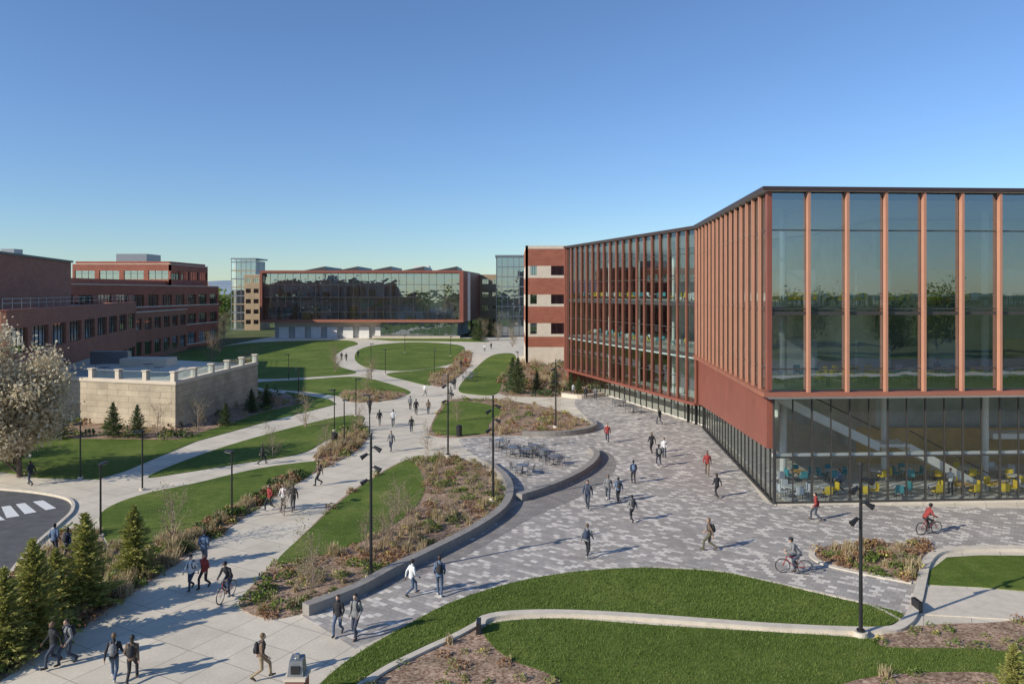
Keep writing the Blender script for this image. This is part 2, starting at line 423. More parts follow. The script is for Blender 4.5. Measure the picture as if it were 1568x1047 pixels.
def spruce_parts(name, h, seed, leaf, dens=1.0, wid=.30):
    R = np.random.default_rng(seed); mb = MB()
    mb.cyl((0, 0, -.1), (0, 0, h * .97), h * .02, .01, BARK, 7, False)
    V = []
    nb = int(200 * dens)
    for i in range(nb):
        t = (i + R.random()) / nb; z = h * (.04 + .94 * t ** 1.05); L = h * wid * (1 - t) ** .85 * R.uniform(.5, 1.25) + .05
        th = i * 2.39996 + R.uniform(-.5, .5); up = .12 + .6 * t + R.uniform(-.1, .15)
        d = np.array([math.cos(th), math.sin(th), up]); side = np.array([-math.sin(th), math.cos(th), 0])
        mb.cyl((0, 0, z), tuple(np.array([0, 0, z]) + d * L * .9), .012 * h / 3, .004, BARK, 3, False)
        k = max(5, int(26 * L / (h * .3) * dens))
        s = R.uniform(.12, 1, k)
        C = np.array([0, 0, z]) + d * (s * L)[:, None] + side * (R.uniform(-.34, .34, k) * L * (1.15 - s))[:, None]
        C[:, 2] -= .10 * L * s ** 2 - R.uniform(-.04, .04, k) * h / 3
        a = (d + side * R.uniform(-.9, .9, (k, 1)) + R.normal(0, .2, (k, 3))); a /= np.linalg.norm(a, axis=1, keepdims=True)
        b = np.cross(a, R.normal(0, 1, (k, 3)) * 1.0 + np.array([0, 0, .6])); b /= np.linalg.norm(b, axis=1, keepdims=True)
        sz = h * .028 * R.uniform(.7, 1.3, (k, 1)); a = a * sz; b = b * sz * .33
        V.append(np.stack([C - a, C - b, C + a, C + b], 1))
    return [("trunk", mb.mesh(name + "_trunk")), ("foliage", quads_mesh(name + "_foliage", np.concatenate(V), np.zeros(sum(len(v) for v in V)), [leaf]))]

SPR = [spruce_parts("spruce", 4.0, s, LEAF_SPRUCE, 1.4, .33) for s in (1, 2)]
SPRD = spruce_parts("dark_spruce", 3.4, 3, LEAF_DARK, 1.0, .34)
SAP = [tree_parts("sapling", 3.2, .04, 3, .65, s, SPRING, 600, .05, .06, 4, .2, TWIG, .62) for s in (11, 12, 13)]
BLOS = tree_parts("blossom_tree", 9.0, .22, 3, .72, 21, BLOSSOM, 36000, .17, .42, 7, .2)
BIGT = [tree_parts("shade_tree", 13, .28, 3, .7, s, LEAF_GREEN, 6000, .34, .7, 6, .25) for s in (31, 32)]
BARET = [tree_parts("bare_tree", 8, .12, 3, .6, s, SPRING, 1600, .1, .25, 6, .2, TWIG) for s in (41, 42)]

# ------------------------------------------------------------------ ground
mb = MB(); mb.add([(-7000, -3000, 0), (7000, -3000, 0), (7000, 9000, 0), (-7000, 9000, 0)], [(0, 1, 2, 3)], GRASSFAR); mb.obj("ground")
mb = MB(); mb.prism([(-75, 14), (62, 14), (62, 236), (-75, 236)], -.04, .006, CONC); mb.obj("concrete_walkway")
mb = MB(); mb.add([(-200, -60, .004), (110, -60, .004), (110, 13.9, .004), (-200, 13.9, .004)], [(0, 1, 2, 3)], GRASS); mb.obj("rear_lawn")
mb = MB(); mb.add([(-260, -52, .010), (260, -52, .010), (260, -28, .010), (-260, -28, .010)], [(0, 1, 2, 3)], ASPHALT); mb.add([(-260, -26, .010), (260, -26, .010), (260, -22, .010), (-260, -22, .010)], [(0, 1, 2, 3)], KERB); mb.obj("rear_street")
plaza_uv = [(462, 942), (600, 880), (720, 822), (775, 785), (762, 720), (715, 690), (700, 672), (740, 668), (850, 662), (915, 655), (900, 640), (880, 622), (880, 612), (905, 607),
            (930, 606), (1085, 655), (1172, 770), (1640, 780), (1640, 834), (1470, 835), (1432, 850), (1412, 900), (1385, 945), (1280, 916), (1180, 892), (1100, 876), (1000, 870), (900, 874), (800, 889), (700, 919), (620, 959), (543, 993), (500, 965)]
area_obj("plaza_paving", plaza_uv, .012, PAVERS, smooth=False)
area_obj("terrace_paving", [(757, 700), (790, 682), (840, 680), (895, 688), (910, 702), (895, 718), (850, 740), (800, 760), (782, 745)], .017, PAVERS)
area_obj("ring_paving", [(792, 772), (850, 752), (900, 728), (920, 704), (908, 690), (932, 693), (943, 708), (934, 730), (885, 762), (820, 790), (760, 825), (690, 862), (610, 893), (560, 912), (600, 885), (680, 848), (750, 812)], .020, PAVERS_DARK)

road = area_obj("asphalt_road", [(-420, 742), (-100, 744), (0, 751), (60, 757), (102, 767), (108, 782), (88, 802), (55, 830), (25, 862), (-10, 905), (-120, 1010), (-420, 1200)], .012, ASPHALT)
ribbon("road_kerb", [S(*p) for p in [(-400, 740), (-100, 742), (0, 749), (60, 755), (105, 765), (111, 782), (91, 803), (58, 832), (28, 864), (-8, 908), (-120, 1016)]], .2, -.05, .13, KERB)
mb = MB()
for (a, b, c, d) in [((-30, 786), (-8, 784), (8, 796), (-16, 798)), ((2, 776), (16, 774), (30, 790), (10, 793)), ((24, 772), (38, 770), (56, 784), (38, 787)), ((50, 768), (66, 766), (86, 778), (70, 781))]:
    q = [S(*p) for p in (a, b, c, d)]; mb.add([(x, y, .017) for x, y in q][::-1], [(0, 1, 2, 3)], WHITEPAINT)
mb.obj("crosswalk_marking")

lawnF = area_obj("lawn", [(488, 1050), (545, 1003), (620, 959), (700, 919), (800, 889), (900, 874), (1000, 870), (1100, 876), (1180, 892), (1280, 916), (1372, 936), (1378, 948), (1345, 962), (1200, 958), (1100, 952), (950, 942), (850, 939), (780, 942), (735, 952), (700, 968), (620, 1003), (560, 1040), (520, 1075), (450, 1110)], .04, GRASS)
lawnG = area_obj("lawn", [(745, 958), (850, 948), (1000, 958), (1200, 970), (1330, 979), (1360, 992), (1500, 995), (1600, 1008), (1620, 1040), (1500, 1030), (1350, 1035), (1250, 1060), (1100, 1100), (900, 1090), (850, 1038), (790, 1014), (755, 990)], .055, GRASS)
bedH = area_obj("mulch_bed", [(530, 1062), (580, 1030), (640, 1003), (700, 976), (738, 958), (900, 952), (1200, 974), (1320, 983), (1345, 975), (1400, 960), (1500, 955), (1640, 960), (1700, 1150), (1100, 1300), (700, 1200), (520, 1120)], .045, MULCH)
lawnI = area_obj("lawn", [(1421, 895), (1424, 874), (1450, 854), (1500, 851), (1640, 852), (1640, 905), (1568, 905), (1500, 899)], .05, GRASS, smooth=False)
bedJ = area_obj("mulch_bed", [(1250, 846), (1270, 836), (1330, 831), (1405, 833), (1420, 838), (1408, 860), (1396, 888), (1350, 884), (1300, 870), (1262, 860)], .05, MULCH)
island = area_obj("mulch_bed", [(368, 930), (376, 908), (425, 858), (470, 813), (530, 758), (600, 714), (640, 700), (700, 700), (745, 722), (768, 748), (768, 776), (730, 808), (660, 845), (600, 872), (540, 905), (465, 938), (410, 947)], .04, MULCH)
lawnIs = area_obj("lawn", [(424, 860), (470, 815), (532, 760), (600, 716), (630, 706), (650, 738), (640, 772), (590, 812), (520, 842), (455, 860)], .06, GRASS)
bed1 = area_obj("mulch_bed", [(-60, 1075), (0, 1043), (50, 1008), (170, 930), (290, 850), (400, 775), (480, 725), (535, 697), (562, 672), (560, 655), (530, 655), (495, 690), (440, 745), (340, 790), (240, 827), (170, 838), (150, 815), (110, 812), (60, 852), (20, 890), (-40, 960), (-150, 1090)], .04, MULCH)
lawnC = area_obj("lawn", [(152, 800), (165, 778), (220, 757), (300, 740), (400, 717), (490, 706), (497, 712), (440, 748), (340, 793), (240, 829), (175, 838)], .055, GRASS)
lawnE = area_obj("lawn", [(228, 729), (320, 692), (420, 662), (520, 638), (556, 638), (548, 652), (500, 674), (462, 694), (380, 708), (280, 724)], .05, GRASS)
lawnD = area_obj("lawn", [(-300, 700), (0, 664), (60, 655), (270, 655), (390, 620), (440, 600), (505, 612), (515, 619), (400, 648), (300, 676), (235, 703), (190, 722), (150, 734), (60, 732), (0, 722), (-300, 725)], .05, GRASS, smooth=False)
bedB = area_obj("mulch_bed", [(80, 662), (110, 672), (270, 674), (330, 656), (400, 632), (470, 616), (440, 603), (385, 598), (268, 650), (90, 640)], .06, MULCH, smooth=False)
bedK = area_obj("mulch_bed", [(657, 660), (672, 628), (690, 612), (760, 612), (830, 622), (885, 640), (908, 652), (900, 660), (850, 666), (760, 667), (690, 670), (665, 668)], .04, MULCH)
lawnK = area_obj("lawn", [(661, 658), (675, 630), (692, 615), (740, 618), (770, 630), (750, 648), (742, 664), (690, 667)], .06, GRASS)
bedM = area_obj("mulch_bed", [(760, 600), (775, 570), (800, 552), (860, 558), (905, 580), (930, 600), (880, 606), (820, 608)], .04, MULCH)
lawnN = area_obj("lawn", [(240, 560), (260, 545), (330, 532), (400, 524), (520, 521), (548, 526), (530, 533), (513, 545), (518, 560), (545, 571), (480, 577), (400, 580), (300, 575)], .05, GRASS)
lawnO = area_obj("lawn", [(543, 548), (553, 534), (585, 527), (640, 524), (700, 528), (712, 537), (700, 552), (670, 562), (610, 568), (560, 562)], .05, GRASS)
lawnP = area_obj("lawn", [(392, 586), (470, 581), (545, 577), (590, 586), (628, 600), (600, 608), (540, 609), (470, 600), (400, 594)], .05, GRASS)
lawnQ = area_obj("lawn", [(592, 573), (640, 567), (680, 563), (668, 578), (660, 590), (628, 584)], .05, GRASS)
lawnR = area_obj("lawn", [(702, 596), (722, 570), (752, 545), (782, 541), (790, 550), (772, 575), (762, 602), (725, 604)], .05, GRASS)
lawnU = area_obj("lawn", [(560, 519), (640, 516), (730, 519), (750, 524), (700, 523), (600, 522)], .05, GRASS, smooth=False)
bedO = area_obj("mulch_bed", [(655, 585), (665, 572), (690, 560), (705, 540), (722, 540), (718, 560), (700, 578), (675, 592)], .055, MULCH)
bedP = area_obj("mulch_bed", [(520, 602), (560, 597), (620, 602), (600, 612), (540, 616)], .055, MULCH)
area_obj("concrete_pad", [(1421, 899), (1500, 903), (1660, 913), (1660, 955), (1408, 941)], .05, KERB, smooth=False)

ribbon("lawn_kerb", [S(*p) for p in [(735, 962), (742, 950), (780, 943), (850, 941), (950, 945), (1100, 956), (1200, 963), (1345, 968), (1385, 958), (1402, 930), (1412, 890), (1420, 862), (1442, 846), (1500, 842), (1640, 843)]], .42, -.05, .16, KERB)
ribbon("lawn_kerb", [S(*p) for p in [(540, 1062), (590, 1028), (650, 998), (700, 975), (738, 954)]], .3, -.05, .14, KERB)
ribbon("lawn_kerb", [S(*p) for p in [(1384, 952), (1330, 926), (1240, 904), (1180, 891), (1100, 875), (1000, 869)]], .16, -.05, .045, KERB)
ribbon("bed_kerb", [S(*p) for p in [(1252, 838), (1243, 850), (1262, 864), (1310, 876), (1396, 893)]], .3, -.05, .07, KERB)
ribbon("seat_wall", [S(*p) for p in [(745, 712), (772, 735), (781, 758), (770, 785), (730, 815), (660, 852), (600, 881), (545, 911), (468, 941)]], .5, -.05, .48, SEATCONC)
ribbon("seat_wall", [S(*p) for p in [(795, 767), (850, 748), (895, 725), (914, 704), (905, 692)]], .5, -.05, .5, SEATCONC)
ribbon("seat_wall", [S(*p) for p in [(800, 668), (850, 668), (890, 664), (911, 656), (902, 646)]], .45, -.05, .5, SEATCONC)
ribbon("seat_wall", [S(*p) for p in [(862, 607), (890, 610), (925, 606)]], .6, -.05, .5, CREAM)

# plantings
planting("island_planting", island, 400, (.24, .14, .22, .35, .05), (.17, .5), 62, avoid=(lawnIs,))
planting("bed_planting", bed1, 430, (.24, .1, .23, .38, .05), (.25, .62), 70, avoid=(lawnC,))
planting("bed_planting", bedH, 240, (.3, .25, .15, .3, .0), (.12, .36), 50, avoid=(lawnG,))
planting("bed_planting", bedJ, 85, (.35, .1, .45, .1, 0), (.22, .48), 80)
planting("bed_planting", bedB, 90, (.3, .1, .2, .2, .2), (.3, .9), 60)
planting("bed_planting", bedK, 170, (.25, .15, .3, .3, 0), (.2, .6), 55, avoid=(lawnK,))
planting("bed_planting", bedM, 200, (.1, .12, .33, .25, .2), (.4, 1.1), 60)
planting("bed_planting", bedO, 110, (.1, .2, .4, .3, 0), (.4, .8), 50)
planting("bed_planting", bedP, 80, (.2, .2, .3, .3, 0), (.3, .7), 50)
# low hedge along the left walk
hed = catmull([S(*p) for p in [(-20, 1046), (50, 1003), (170, 922), (290, 845), (400, 772), (470, 728)]], False, 10)
V = []; M = []
for (x, y) in hed:
    for k in range(3):
        r = random.uniform(.35, .6); kk = random.choice((3, 2, 0, 4))
        q = clump((x - random.uniform(.2, 1.2), y + random.uniform(-.6, .8), .04), r, r * (1.2 if kk == 3 else .9), 140, kk); V.append(q); M.append(np.full(len(q), kk))
me = quads_mesh("hedge", np.concatenate(V), np.concatenate(M), PLANTM); o = bpy.data.objects.new("hedge", me); COL.objects.link(o)

# foreground grass tufts, one object per lawn
def tufts(poly, n, avoid=()):
    pts = np.array(scatter(poly, n, avoid)); C = np.concatenate([pts, np.full((len(pts), 1), .04)], 1)
    C = np.repeat(C, 3, 0); C[:, :2] += rng.normal(0, .05, (len(C), 2))
    me = quads_mesh("grass_blades", bladeq(C, .09, .8, .012), np.zeros(len(C)), [LEAF_GREEN]); o = bpy.data.objects.new("grass_blades", me); COL.objects.link(o)
tufts(lawnF, 9000); tufts(lawnG, 9000)

# ------------------------------------------------------------------ buildings
def facade(mb, a, b, z0, storeys, pier, pw, wall, glassm, frame, parapet, dep=.25, cap=CREAM, sub=2, band=None):
    L = math.hypot(b[0] - a[0], b[1] - a[1]); z = z0; n = max(1, round(L / pier)); st = L / n
    for (sp, wh) in storeys:
        mb.fbox(a, b, 0, L, -.5, 0, z, z + sp, wall)
        if band: mb.fbox(a, b, 0, L, -.4, .04, z + sp - .25, z + sp, band)
        for i in range(n + 1):
            c = i * st; s0 = max(0, c - pw / 2); s1 = min(L, c + pw / 2)
            mb.fbox(a, b, s0, s1, -.5, -.003, z + sp, z + sp + wh, wall)
        mb.fquad(a, b, 0, L, -dep, z + sp, z + sp + wh, glassm)
        for i in range(n):
            for k in range(1, sub + 1):
                c = i * st + pw / 2 + (st - pw) * k / (sub + 1)
                mb.fbox(a, b, c - .04, c + .04, -dep - .04, -dep + .06, z + sp, z + sp + wh, frame)
            mb.fbox(a, b, i * st + pw / 2, (i + 1) * st - pw / 2, -dep - .03, -dep + .05, z + sp + wh * .68, z + sp + wh * .68 + .07, frame)
        z += sp + wh
    mb.fbox(a, b, 0, L, -.5, 0, z, z + parapet, wall)
    mb.fbox(a, b, -.05, L + .05, -.55, .06, z + parapet, z + parapet + .18, cap)
    return z + parapet

# ---- right academic building
rb = empty("glass_academic_building")
C0 = (16.6, 48.8); FR = (61.3, 51.4); C1 = (19.0, 77.3); C2 = (8.2, 112.0)
FP = [C2, C1, C0, FR, (61, 104), (26, 122)]
LA = math.dist(C0, FR); LB = math.dist(C1, C0); LC = math.dist(C2, C1)
ZS = 7.65; ZT = 20.5
mb = MB()
# slabs
inn = offset_poly(FP, .25)
mb.prism(inn, 12.6, 13.0, FLOORM, GREYM); mb.prism(inn, 7.25, ZS, FLOORM, GREYM); mb.prism(offset_poly(FP, .2), 20.0, 20.45, CEIL, DARKM)
mb.prism(offset_poly(FP, .3), 12.5, 12.59, CEIL)
mb.prism(offset_poly(FP, 1.5), -.05, .12, FLOORM)
mb.prism(offset_poly(FP, 12.0), .12, 19.9, INDARK)
mb.obj("floors", rb)
mb = MB(); ov = offset_poly(FP, -.45)
mb.prism(ov, 20.5, 20.78, ROOF, ROOFD); mb.prism(offset_poly(FP, 8), 20.78, 21.0, ROOF); mb.obj("roof", rb)
mb = MB()
# glass
mb.fquad(C0, FR, 0, LA, 0, ZS, 20.4, GLASS_UP); mb.fquad(C1, C0, 0, LB, 0, ZS, 20.4, GLASS_SIDE); mb.fquad(C2, C1, 0, LC, 0, 2.7, 20.4, GLASS_SIDE)
mb.fquad(C0, FR, .6, LA, -.6, .15, 7.2, GLASS_LO); mb.fquad(C1, C0, 0, LB - .6, -.6, .15, 3.6, GLASS_LO)
mb.fquad(C2, C1, 0, LC, -1.4, .15, 2.6, GLASS_LO)
mb.obj("glazing", rb)
# other walls
mb = MB(); mb.fbox(FR, (61, 104), 0, math.dist(FR, (61, 104)), -.4, 0, 0, 20.4, TERRAD)
mb.fbox((61, 104), (26, 122), 0, math.dist((61, 104), (26, 122)), -.4, 0, 0, 20.4, TERRAD)
mb.fbox((26, 122), C2, 0, math.dist((26, 122), C2), -.4, 0, 0, 20.4, TERRAD); mb.obj("rear_walls", rb)
# fins A
mb = MB(); st = 2.575
for i in range(1, int(LA / st) + 1):
    c = i * st; mb.fbox(C0, FR, c - .085, c + .085, .03, .34, ZS - .12, 20.49, TERRAL)
    mb.fbox(C0, FR, c - .035, c + .035, -.12, .03, ZS, 20.4, DARKM)
mb.obj("front_fins", rb)
mb = MB(); nB = 14; sb = (LB - 1.9) / nB
for i in range(nB + 1):
    c = i * sb + .1; mb.fbox(C1, C0, c - .08, c + .08, .03, .22, ZS - .15, 20.49, TERRAL)
    mb.fbox(C1, C0, c - .05, c + .05, -.12, .028, ZS, 20.4, DARKM)
nC = 19; sc = LC / nC
for i in range(nC + 1):
    c = i * sc; mb.fbox(C2, C1, c - .05, c + .05, .03, .24, 2.55, 20.49, TERRA)
    mb.fbox(C2, C1, c - .04, c + .04, -.1, .028, 2.6, 20.4, DARKM)
mb.obj("side_fins", rb)
mb = MB()
for z in (18.0, 12.9, 9.0): mb.fbox(C0, FR, .2, LA, -.08, .025, z - .04, z + .04, MULLION)
mb.fbox(C0, FR, .2, LA, -.08, .02, 12.5, 12.72, MULLION)
for z in (18.0, 12.9, 9.0): mb.fbox(C1, C0, .1, LB - .2, -.08, .025, z - .05, z + .05, MULLION)
for z in (18.0, 15.4, 10.2, 5.0): mb.fbox(C2, C1, .1, LC - .1, -.08, .026, z - .04, z + .04, MULLION)
for z in (12.6, 7.4): mb.fbox(C2, C1, .1, LC - .1, -.09, .021, z - .05, z + .2, MULLION)
# corner post and edge bands
mb.fbox(C0, FR, -.12, .2, -.2, .12, ZS, 20.5, TERRAD)
mb.fbox(C0, FR, -.45, LA + .3, -.4, .40, ZS - .40, ZS - .12, TERRA)
mb.fbox(C1, C0, 0, LB + .1, -.4, .45, ZS - .41, ZS - .13, TERRA)
mb.fbox(C2, C1, -.2, LC, -1.6, .35, 2.35, 2.6, TERRAD)
mb.fbox(C2, C1, -.3, 0, -.6, .4, 2.5, 20.5, TERRAD)
mb.fbox(C1, C0, -.25, .02, -1.0, .25, 2.4, 20.47, TERRAD)
mb.obj("frame", rb)
# soffit under upper volume
mb = MB(); mb.prism(offset_poly(FP, .1), 7.05, 7.24, CEIL); 
mb.fbox(C1, C0, .3, LB - .9, -.5, -.12, 2.6, 7.22, TERRAD, z0b=3.7); mb.obj("side_panel", rb)
mb = MB()
for i in range(int((LA - .6) / 1.2875) + 1):
    c = .6 + i * 1.2875; big = i % 2 == 0
    mb.fbox(C0, FR, c - (.045 if big else .02), c + (.045 if big else .02), -.68, -.54, .12, 7.2, MULLION)
for z in (.2, 3.15): mb.fbox(C0, FR, .6, LA, -.68, -.55, z - .05, z + .04, MULLION)
mb.fbox(C0, FR, .6, LA, -.9, -.72, 3.15, 3.36, WHITE)
for i in range(23):
    c = i * 1.27; mb.fbox(C1, C0, c - .025, c + .025, -.66, -.54, .12, 3.7, MULLION)
mb.fbox(C1, C0, 0, LB - .6, -.7, -.5, .0, .18, DARKM); mb.fbox(C0, FR, .6, LA, -.72, -.5, -.02, .12, KERB)
for i in range(24):
    c = i * 1.5; mb.fbox(C2, C1, c - .03, c + .03, -1.46, -1.32, .12, 2.5, MULLION)
mb.fbox(C2, C1, LC - 3.6, LC - .4, -1.2, -.9, 2.1, 2.34, DARKM)
for c in (LC - 3.6, LC - 2.0, LC - .5): mb.fbox(C2, C1, c, c + .12, -1.2, -.9, .02, 2.1, DARKM)
mb.obj("storefront_frame", rb)
# interior
mb = MB()
for z0, z1 in ((.12, 7.05), (7.65, 12.5), (13.0, 20.0)):
    for i in range(6):
        x = 20 + i * 7.7; mb.cyl((x, 55.6 + i * .4, z0), (x, 55.6 + i * .4, z1), .25, .25, WHITE, 14, False)
    for i in range(4):
        t = (i + .5) / 4; x = C2[0] + (C1[0] - C2[0]) * t + 4.4; y = C2[1] + (C1[1] - C2[1]) * t
        mb.cyl((x, y, z0), (x, y, z1), .2, .2, INWALL, 14, False)
# stair
def stair(x0, z0, x1, z1, y, w, n):
    mb.hexa([(x0, y, z0 - .5), (x1, y, z1 - .5), (x1, y + .12, z1 - .5), (x0, y + .12, z0 - .5), (x0, y, z0 + .15), (x1, y, z1 + .15), (x1, y + .12, z1 + .15), (x0, y + .12, z0 + .15)], WHITE)
    mb.hexa([(x0, y + w, z0 - .5), (x1, y + w, z1 - .5), (x1, y + w + .12, z1 - .5), (x0, y + w + .12, z0 - .5), (x0, y + w, z0 + .15), (x1, y + w, z1 + .15), (x1, y + w + .12, z1 + .15), (x0, y + w + .12, z0 + .15)], WHITE)
    for i in range(n):
        t = (i + .5) / n; x = x0 + (x1 - x0) * t; z = z0 + (z1 - z0) * t
        mb.box(x - abs(x1 - x0) / n / 2, x + abs(x1 - x0) / n / 2, y + .12, y + w, z - .12, z, FLOORM)
    mb.cyl((x0, y + .05, z0 + 1.05), (x1, y + .05, z1 + 1.05), .04, .04, DARKM, 6)
SY = 52.9
stair(18.2, 7.0, 25.8, 3.3, SY, 1.8, 24); mb.box(25.8, 28.0, SY + .1, SY + 1.8, 3.1, 3.3, WHITE); stair(28.0, 3.2, 33.6, .15, SY + .1, 1.8, 18)
mb.box(36, 61, 56.4, 58.0, 3.0, 3.4, WHITE)
mb.box(28, 60, 61.0, 61.3, .12, 3.0, INWARM)
for z in (7.66, 13.02):
    for k in range(7):
        x = 21 + k * 5.7; mb.box(x, x + 2.6, 58.3, 58.6, z, z + 2.7, random.choice((WHITE, INWARM, CEIL)))
    # desks along the window wall
    for k in range(15):
        x = 18.2 + k * 2.9; mb.box(x, x + 2.3, 50.0 + (x - 16.6) * .058, 50.7 + (x - 16.6) * .058, z + .70, z + .76, WHITEP)
        mb.box(x + .1, x + .16, 50.05 + (x - 16.6) * .058, 50.6 + (x - 16.6) * .058, z, z + .70, GREYM)
mb.obj("interior_structure", rb)
def chairmesh(mb, x, y, z, a, m):
    c, s_ = math.cos(a), math.sin(a)
    def P(px, py, pz): return (x + c * px - s_ * py, y + s_ * px + c * py, z + pz)
    def bx(x0, x1, y0, y1, z0, z1, mt): mb.hexa([P(x0, y0, z0), P(x1, y0, z0), P(x1, y1, z0), P(x0, y1, z0), P(x0, y0, z1), P(x1, y0, z1), P(x1, y1, z1), P(x0, y1, z1)], mt)
    bx(-.24, .24, -.24, .24, .42, .5, m); bx(-.24, .24, .2, .28, .5, .95, m)
    for sx in (-.2, .2):
        for sy in (-.2, .2): mb.cyl(P(sx, sy, 0), P(sx * .9, sy * .9, .43), .015, .015, DARKM, 4, False)
def tablemesh(mb, x, y, z, m, r=.55):
    mb.cyl((x, y, z + .71), (x, y, z + .75), r, r, m, 14); mb.cyl((x, y, z), (x, y, z + .71), .04, .04, GREYM, 6); mb.cyl((x, y, z), (x, y, z + .03), .28, .28, GREYM, 10)
mb = MB(); R = random.Random(5)
for zf in (.12, 7.65, 13.0):
    for row in ((.9, 2.9, 5.2) if zf < 1 else (2.4, 4.6)):
        for k in range(17):
            x = 18.9 + k * 2.5 + R.uniform(-.5, .5); y = 50.0 + (x - 16.6) * .058 + row
            if zf < 1 and x < 35 and 1 < row < 4: continue
            col = R.choice((YELLOW, YELLOW, WHITEP, TEAL)); tablemesh(mb, x, y, zf, R.choice((WHITEP, INWARM, WHITEP)))
            for q in range(R.choice((2, 3, 4))):
                an = q * 1.57 + R.uniform(-.3, .3); chairmesh(mb, x - math.sin(an + math.pi) * .8, y + math.cos(an + math.pi) * .8, zf, an + math.pi, col)
for zf in (7.65, 13.0):
    for k in range(9):
        t = (k + .4) / 9; x = C2[0] + (C1[0] - C2[0]) * t + 2.6 + R.uniform(0, 1); y = C2[1] + (C1[1] - C2[1]) * t
        tablemesh(mb, x, y, zf, WHITEP)
        for q in (0, 1, 2): chairmesh(mb, x + math.sin(q * 2.1) * .85, y - math.cos(q * 2.1) * .85, zf, q * 2.1 + math.pi, R.choice((YELLOW, WHITEP, TEAL, TEAL)))
mb.obj("interior_furniture", rb)

# ---- striped brick building
sb_ = empty("striped_brick_building"); mb = MB()
a, b = (2.6, 145), (32, 145); L = 29.4
zz = 0
lay = [(3.4, CREAM, 0), (2.0, BRICK, 0), (2.6, CREAM, 1), (3.2, BRICK, 0), (2.3, CREAM, 1), (3.2, BRICK, 0), (2.3, CREAM, 1), (3.3, BRICK, 0), (.6, CREAM, 0)]
for hh, mt, win in lay:
    if not win:
        mb.fbox(a, b, 0, L, -.5, 0, zz, zz + hh, mt)
        mb.fbox((2.6, 165), a, 0, 20, -.5, 0, zz, zz + hh, mt)
    else:
        for (w0, w1) in ((.0, .9), (2.2, 4.9), (8.2, 9.4), (12.6, 13.8), (17, 18.2), (21.4, 22.6), (25.8, 29.4)):
            mb.fbox(a, b, w0, w1, -.5, 0, zz, zz + hh, CREAM)
        for (w0, w1) in ((.9, 2.2), (4.9, 8.2), (9.4, 12.6), (13.8, 17), (18.2, 21.4), (22.6, 25.8)):
            mb.fbox(a, b, w0, w1, -.5, -.004, zz, zz + .5, CREAM)
            mb.fquad(a, b, w0, w1, -.3, zz + .5, zz + hh, GLASS_DK)
            for k in range(1, 3):
                c = w0 + (w1 - w0) * k / 3; mb.fbox(a, b, c - .04, c + .04, -.33, -.22, zz + .5, zz + hh, DARKM)
        mb.fbox((2.6, 165), a, 0, 20, -.5, 0, zz, zz + hh, mt)
    zz += hh
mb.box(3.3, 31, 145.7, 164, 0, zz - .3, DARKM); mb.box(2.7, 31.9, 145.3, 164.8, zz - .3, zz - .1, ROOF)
mb.obj("walls_and_windows", sb_)

# ---- glass stair tower & tan brick behind
tw = empty("glass_tower"); mb = MB(); a, b = (-5.0, 237), (6, 237)
mb.box(-4.6, 8, 238, 252, 0, 25, INWALL)
mb.fquad(a, b, 0, 11, 0, 0, 25, GLASS_FAR)
for i in range(7): mb.fbox(a, b, i * 1.8, i * 1.8 + .18, -.2, .1, 0, 25, GREYM)
for i in range(9): mb.fbox(a, b, 0, 11, -.15, .06, i * 3.1, i * 3.1 + .3, GREYM)
mb.fbox((-5, 252), a, 0, 15, -.3, 0, 0, 25, DARKM); mb.fbox(a, b, -.3, 11.3, -15, .3, 25, 25.6, GREYM); mb.obj("walls_and_windows", tw)
tb = empty("tan_brick_building"); mb = MB()
facade(mb, (-14.5, 262), (-4, 262), 0, [(3, 1.6)] * 4, 3.2, 1.4, TANBRICK, GLASS_DK, DARKM, 1.5); mb.box(-14, -4.5, 262.6, 275, 0, 19.4, TANBRICK); mb.obj("walls_and_windows", tb)
tb = empty("tan_brick_tower"); mb = MB(); a, b = (-98, 276), (-92.3, 276)
facade(mb, a, b, 0, [(2.2, 1.6)] * 5, 2.9, 1.0, TANBRICK, GLASS_DK, DARKM, 1.2)
mb.box(-97.5, -92.6, 276.6, 288, 0, 19.5, TANBRICK)
a, b = (-103.6, 278), (-94.5, 278); mb.fquad(a, b, 0, 9.1, 0, 0, 26, GLASS_FAR); mb.box(-103, -95, 279, 290, 0, 25.5, INWALL)
for i in range(6): mb.fbox(a, b, i * 1.8, i * 1.8 + .16, -.1, .1, 0, 26, GREYM)
for i in range(9): mb.fbox(a, b, 0, 9.1, -.1, .05, i * 3.1, i * 3.1 + .4, TANBRICK if i % 2 else GREYM)
mb.box(-103.8, -94.3, 278, 291, 26, 26.5, GREYM); mb.obj("walls_and_windows", tb)

# ---- library
lb = empty("library_building"); mb = MB()
A, B = (-76.0, 227), (-14.6, 226); LL = math.dist(A, B); zb, zt = 5.0, 20.3
Fp = [A, B, (-11.2, 262), (-76, 262)]
mb.fquad(A, B, .8, LL - 1.2, -.5, zb + .8, zt - .8, GLASS_FAR)
mb.prism(offset_poly(Fp, .9), zb, zb + .4, FLOORM, WHITE); mb.prism(offset_poly(Fp, 1.2), 12.2, 12.6, FLOORM, WHITE)
mb.prism(offset_poly(Fp, .02), zt - .35, zt, ROOF, TERRAD)
mb.fbox(A, B, 0, LL, -1.4, 0, zb - .1, zb + .7, TERRA); mb.fbox(A, B, 0, LL, -1.4, .02, zt - .6, zt + .15, TERRAD)
mb.fbox(A, B, 0, .7, -1.4, -.02, zb, zt, TERRA); mb.fbox(A, B, LL - 1.2, LL + .0, -1.4, -.02, zb, zt, TERRAD)
mb.fbox(B, (-11.2, 262), 0, math.dist(B, (-11.2, 262)), -.5, 0, zb - .1, zt + .1, TERRAD)
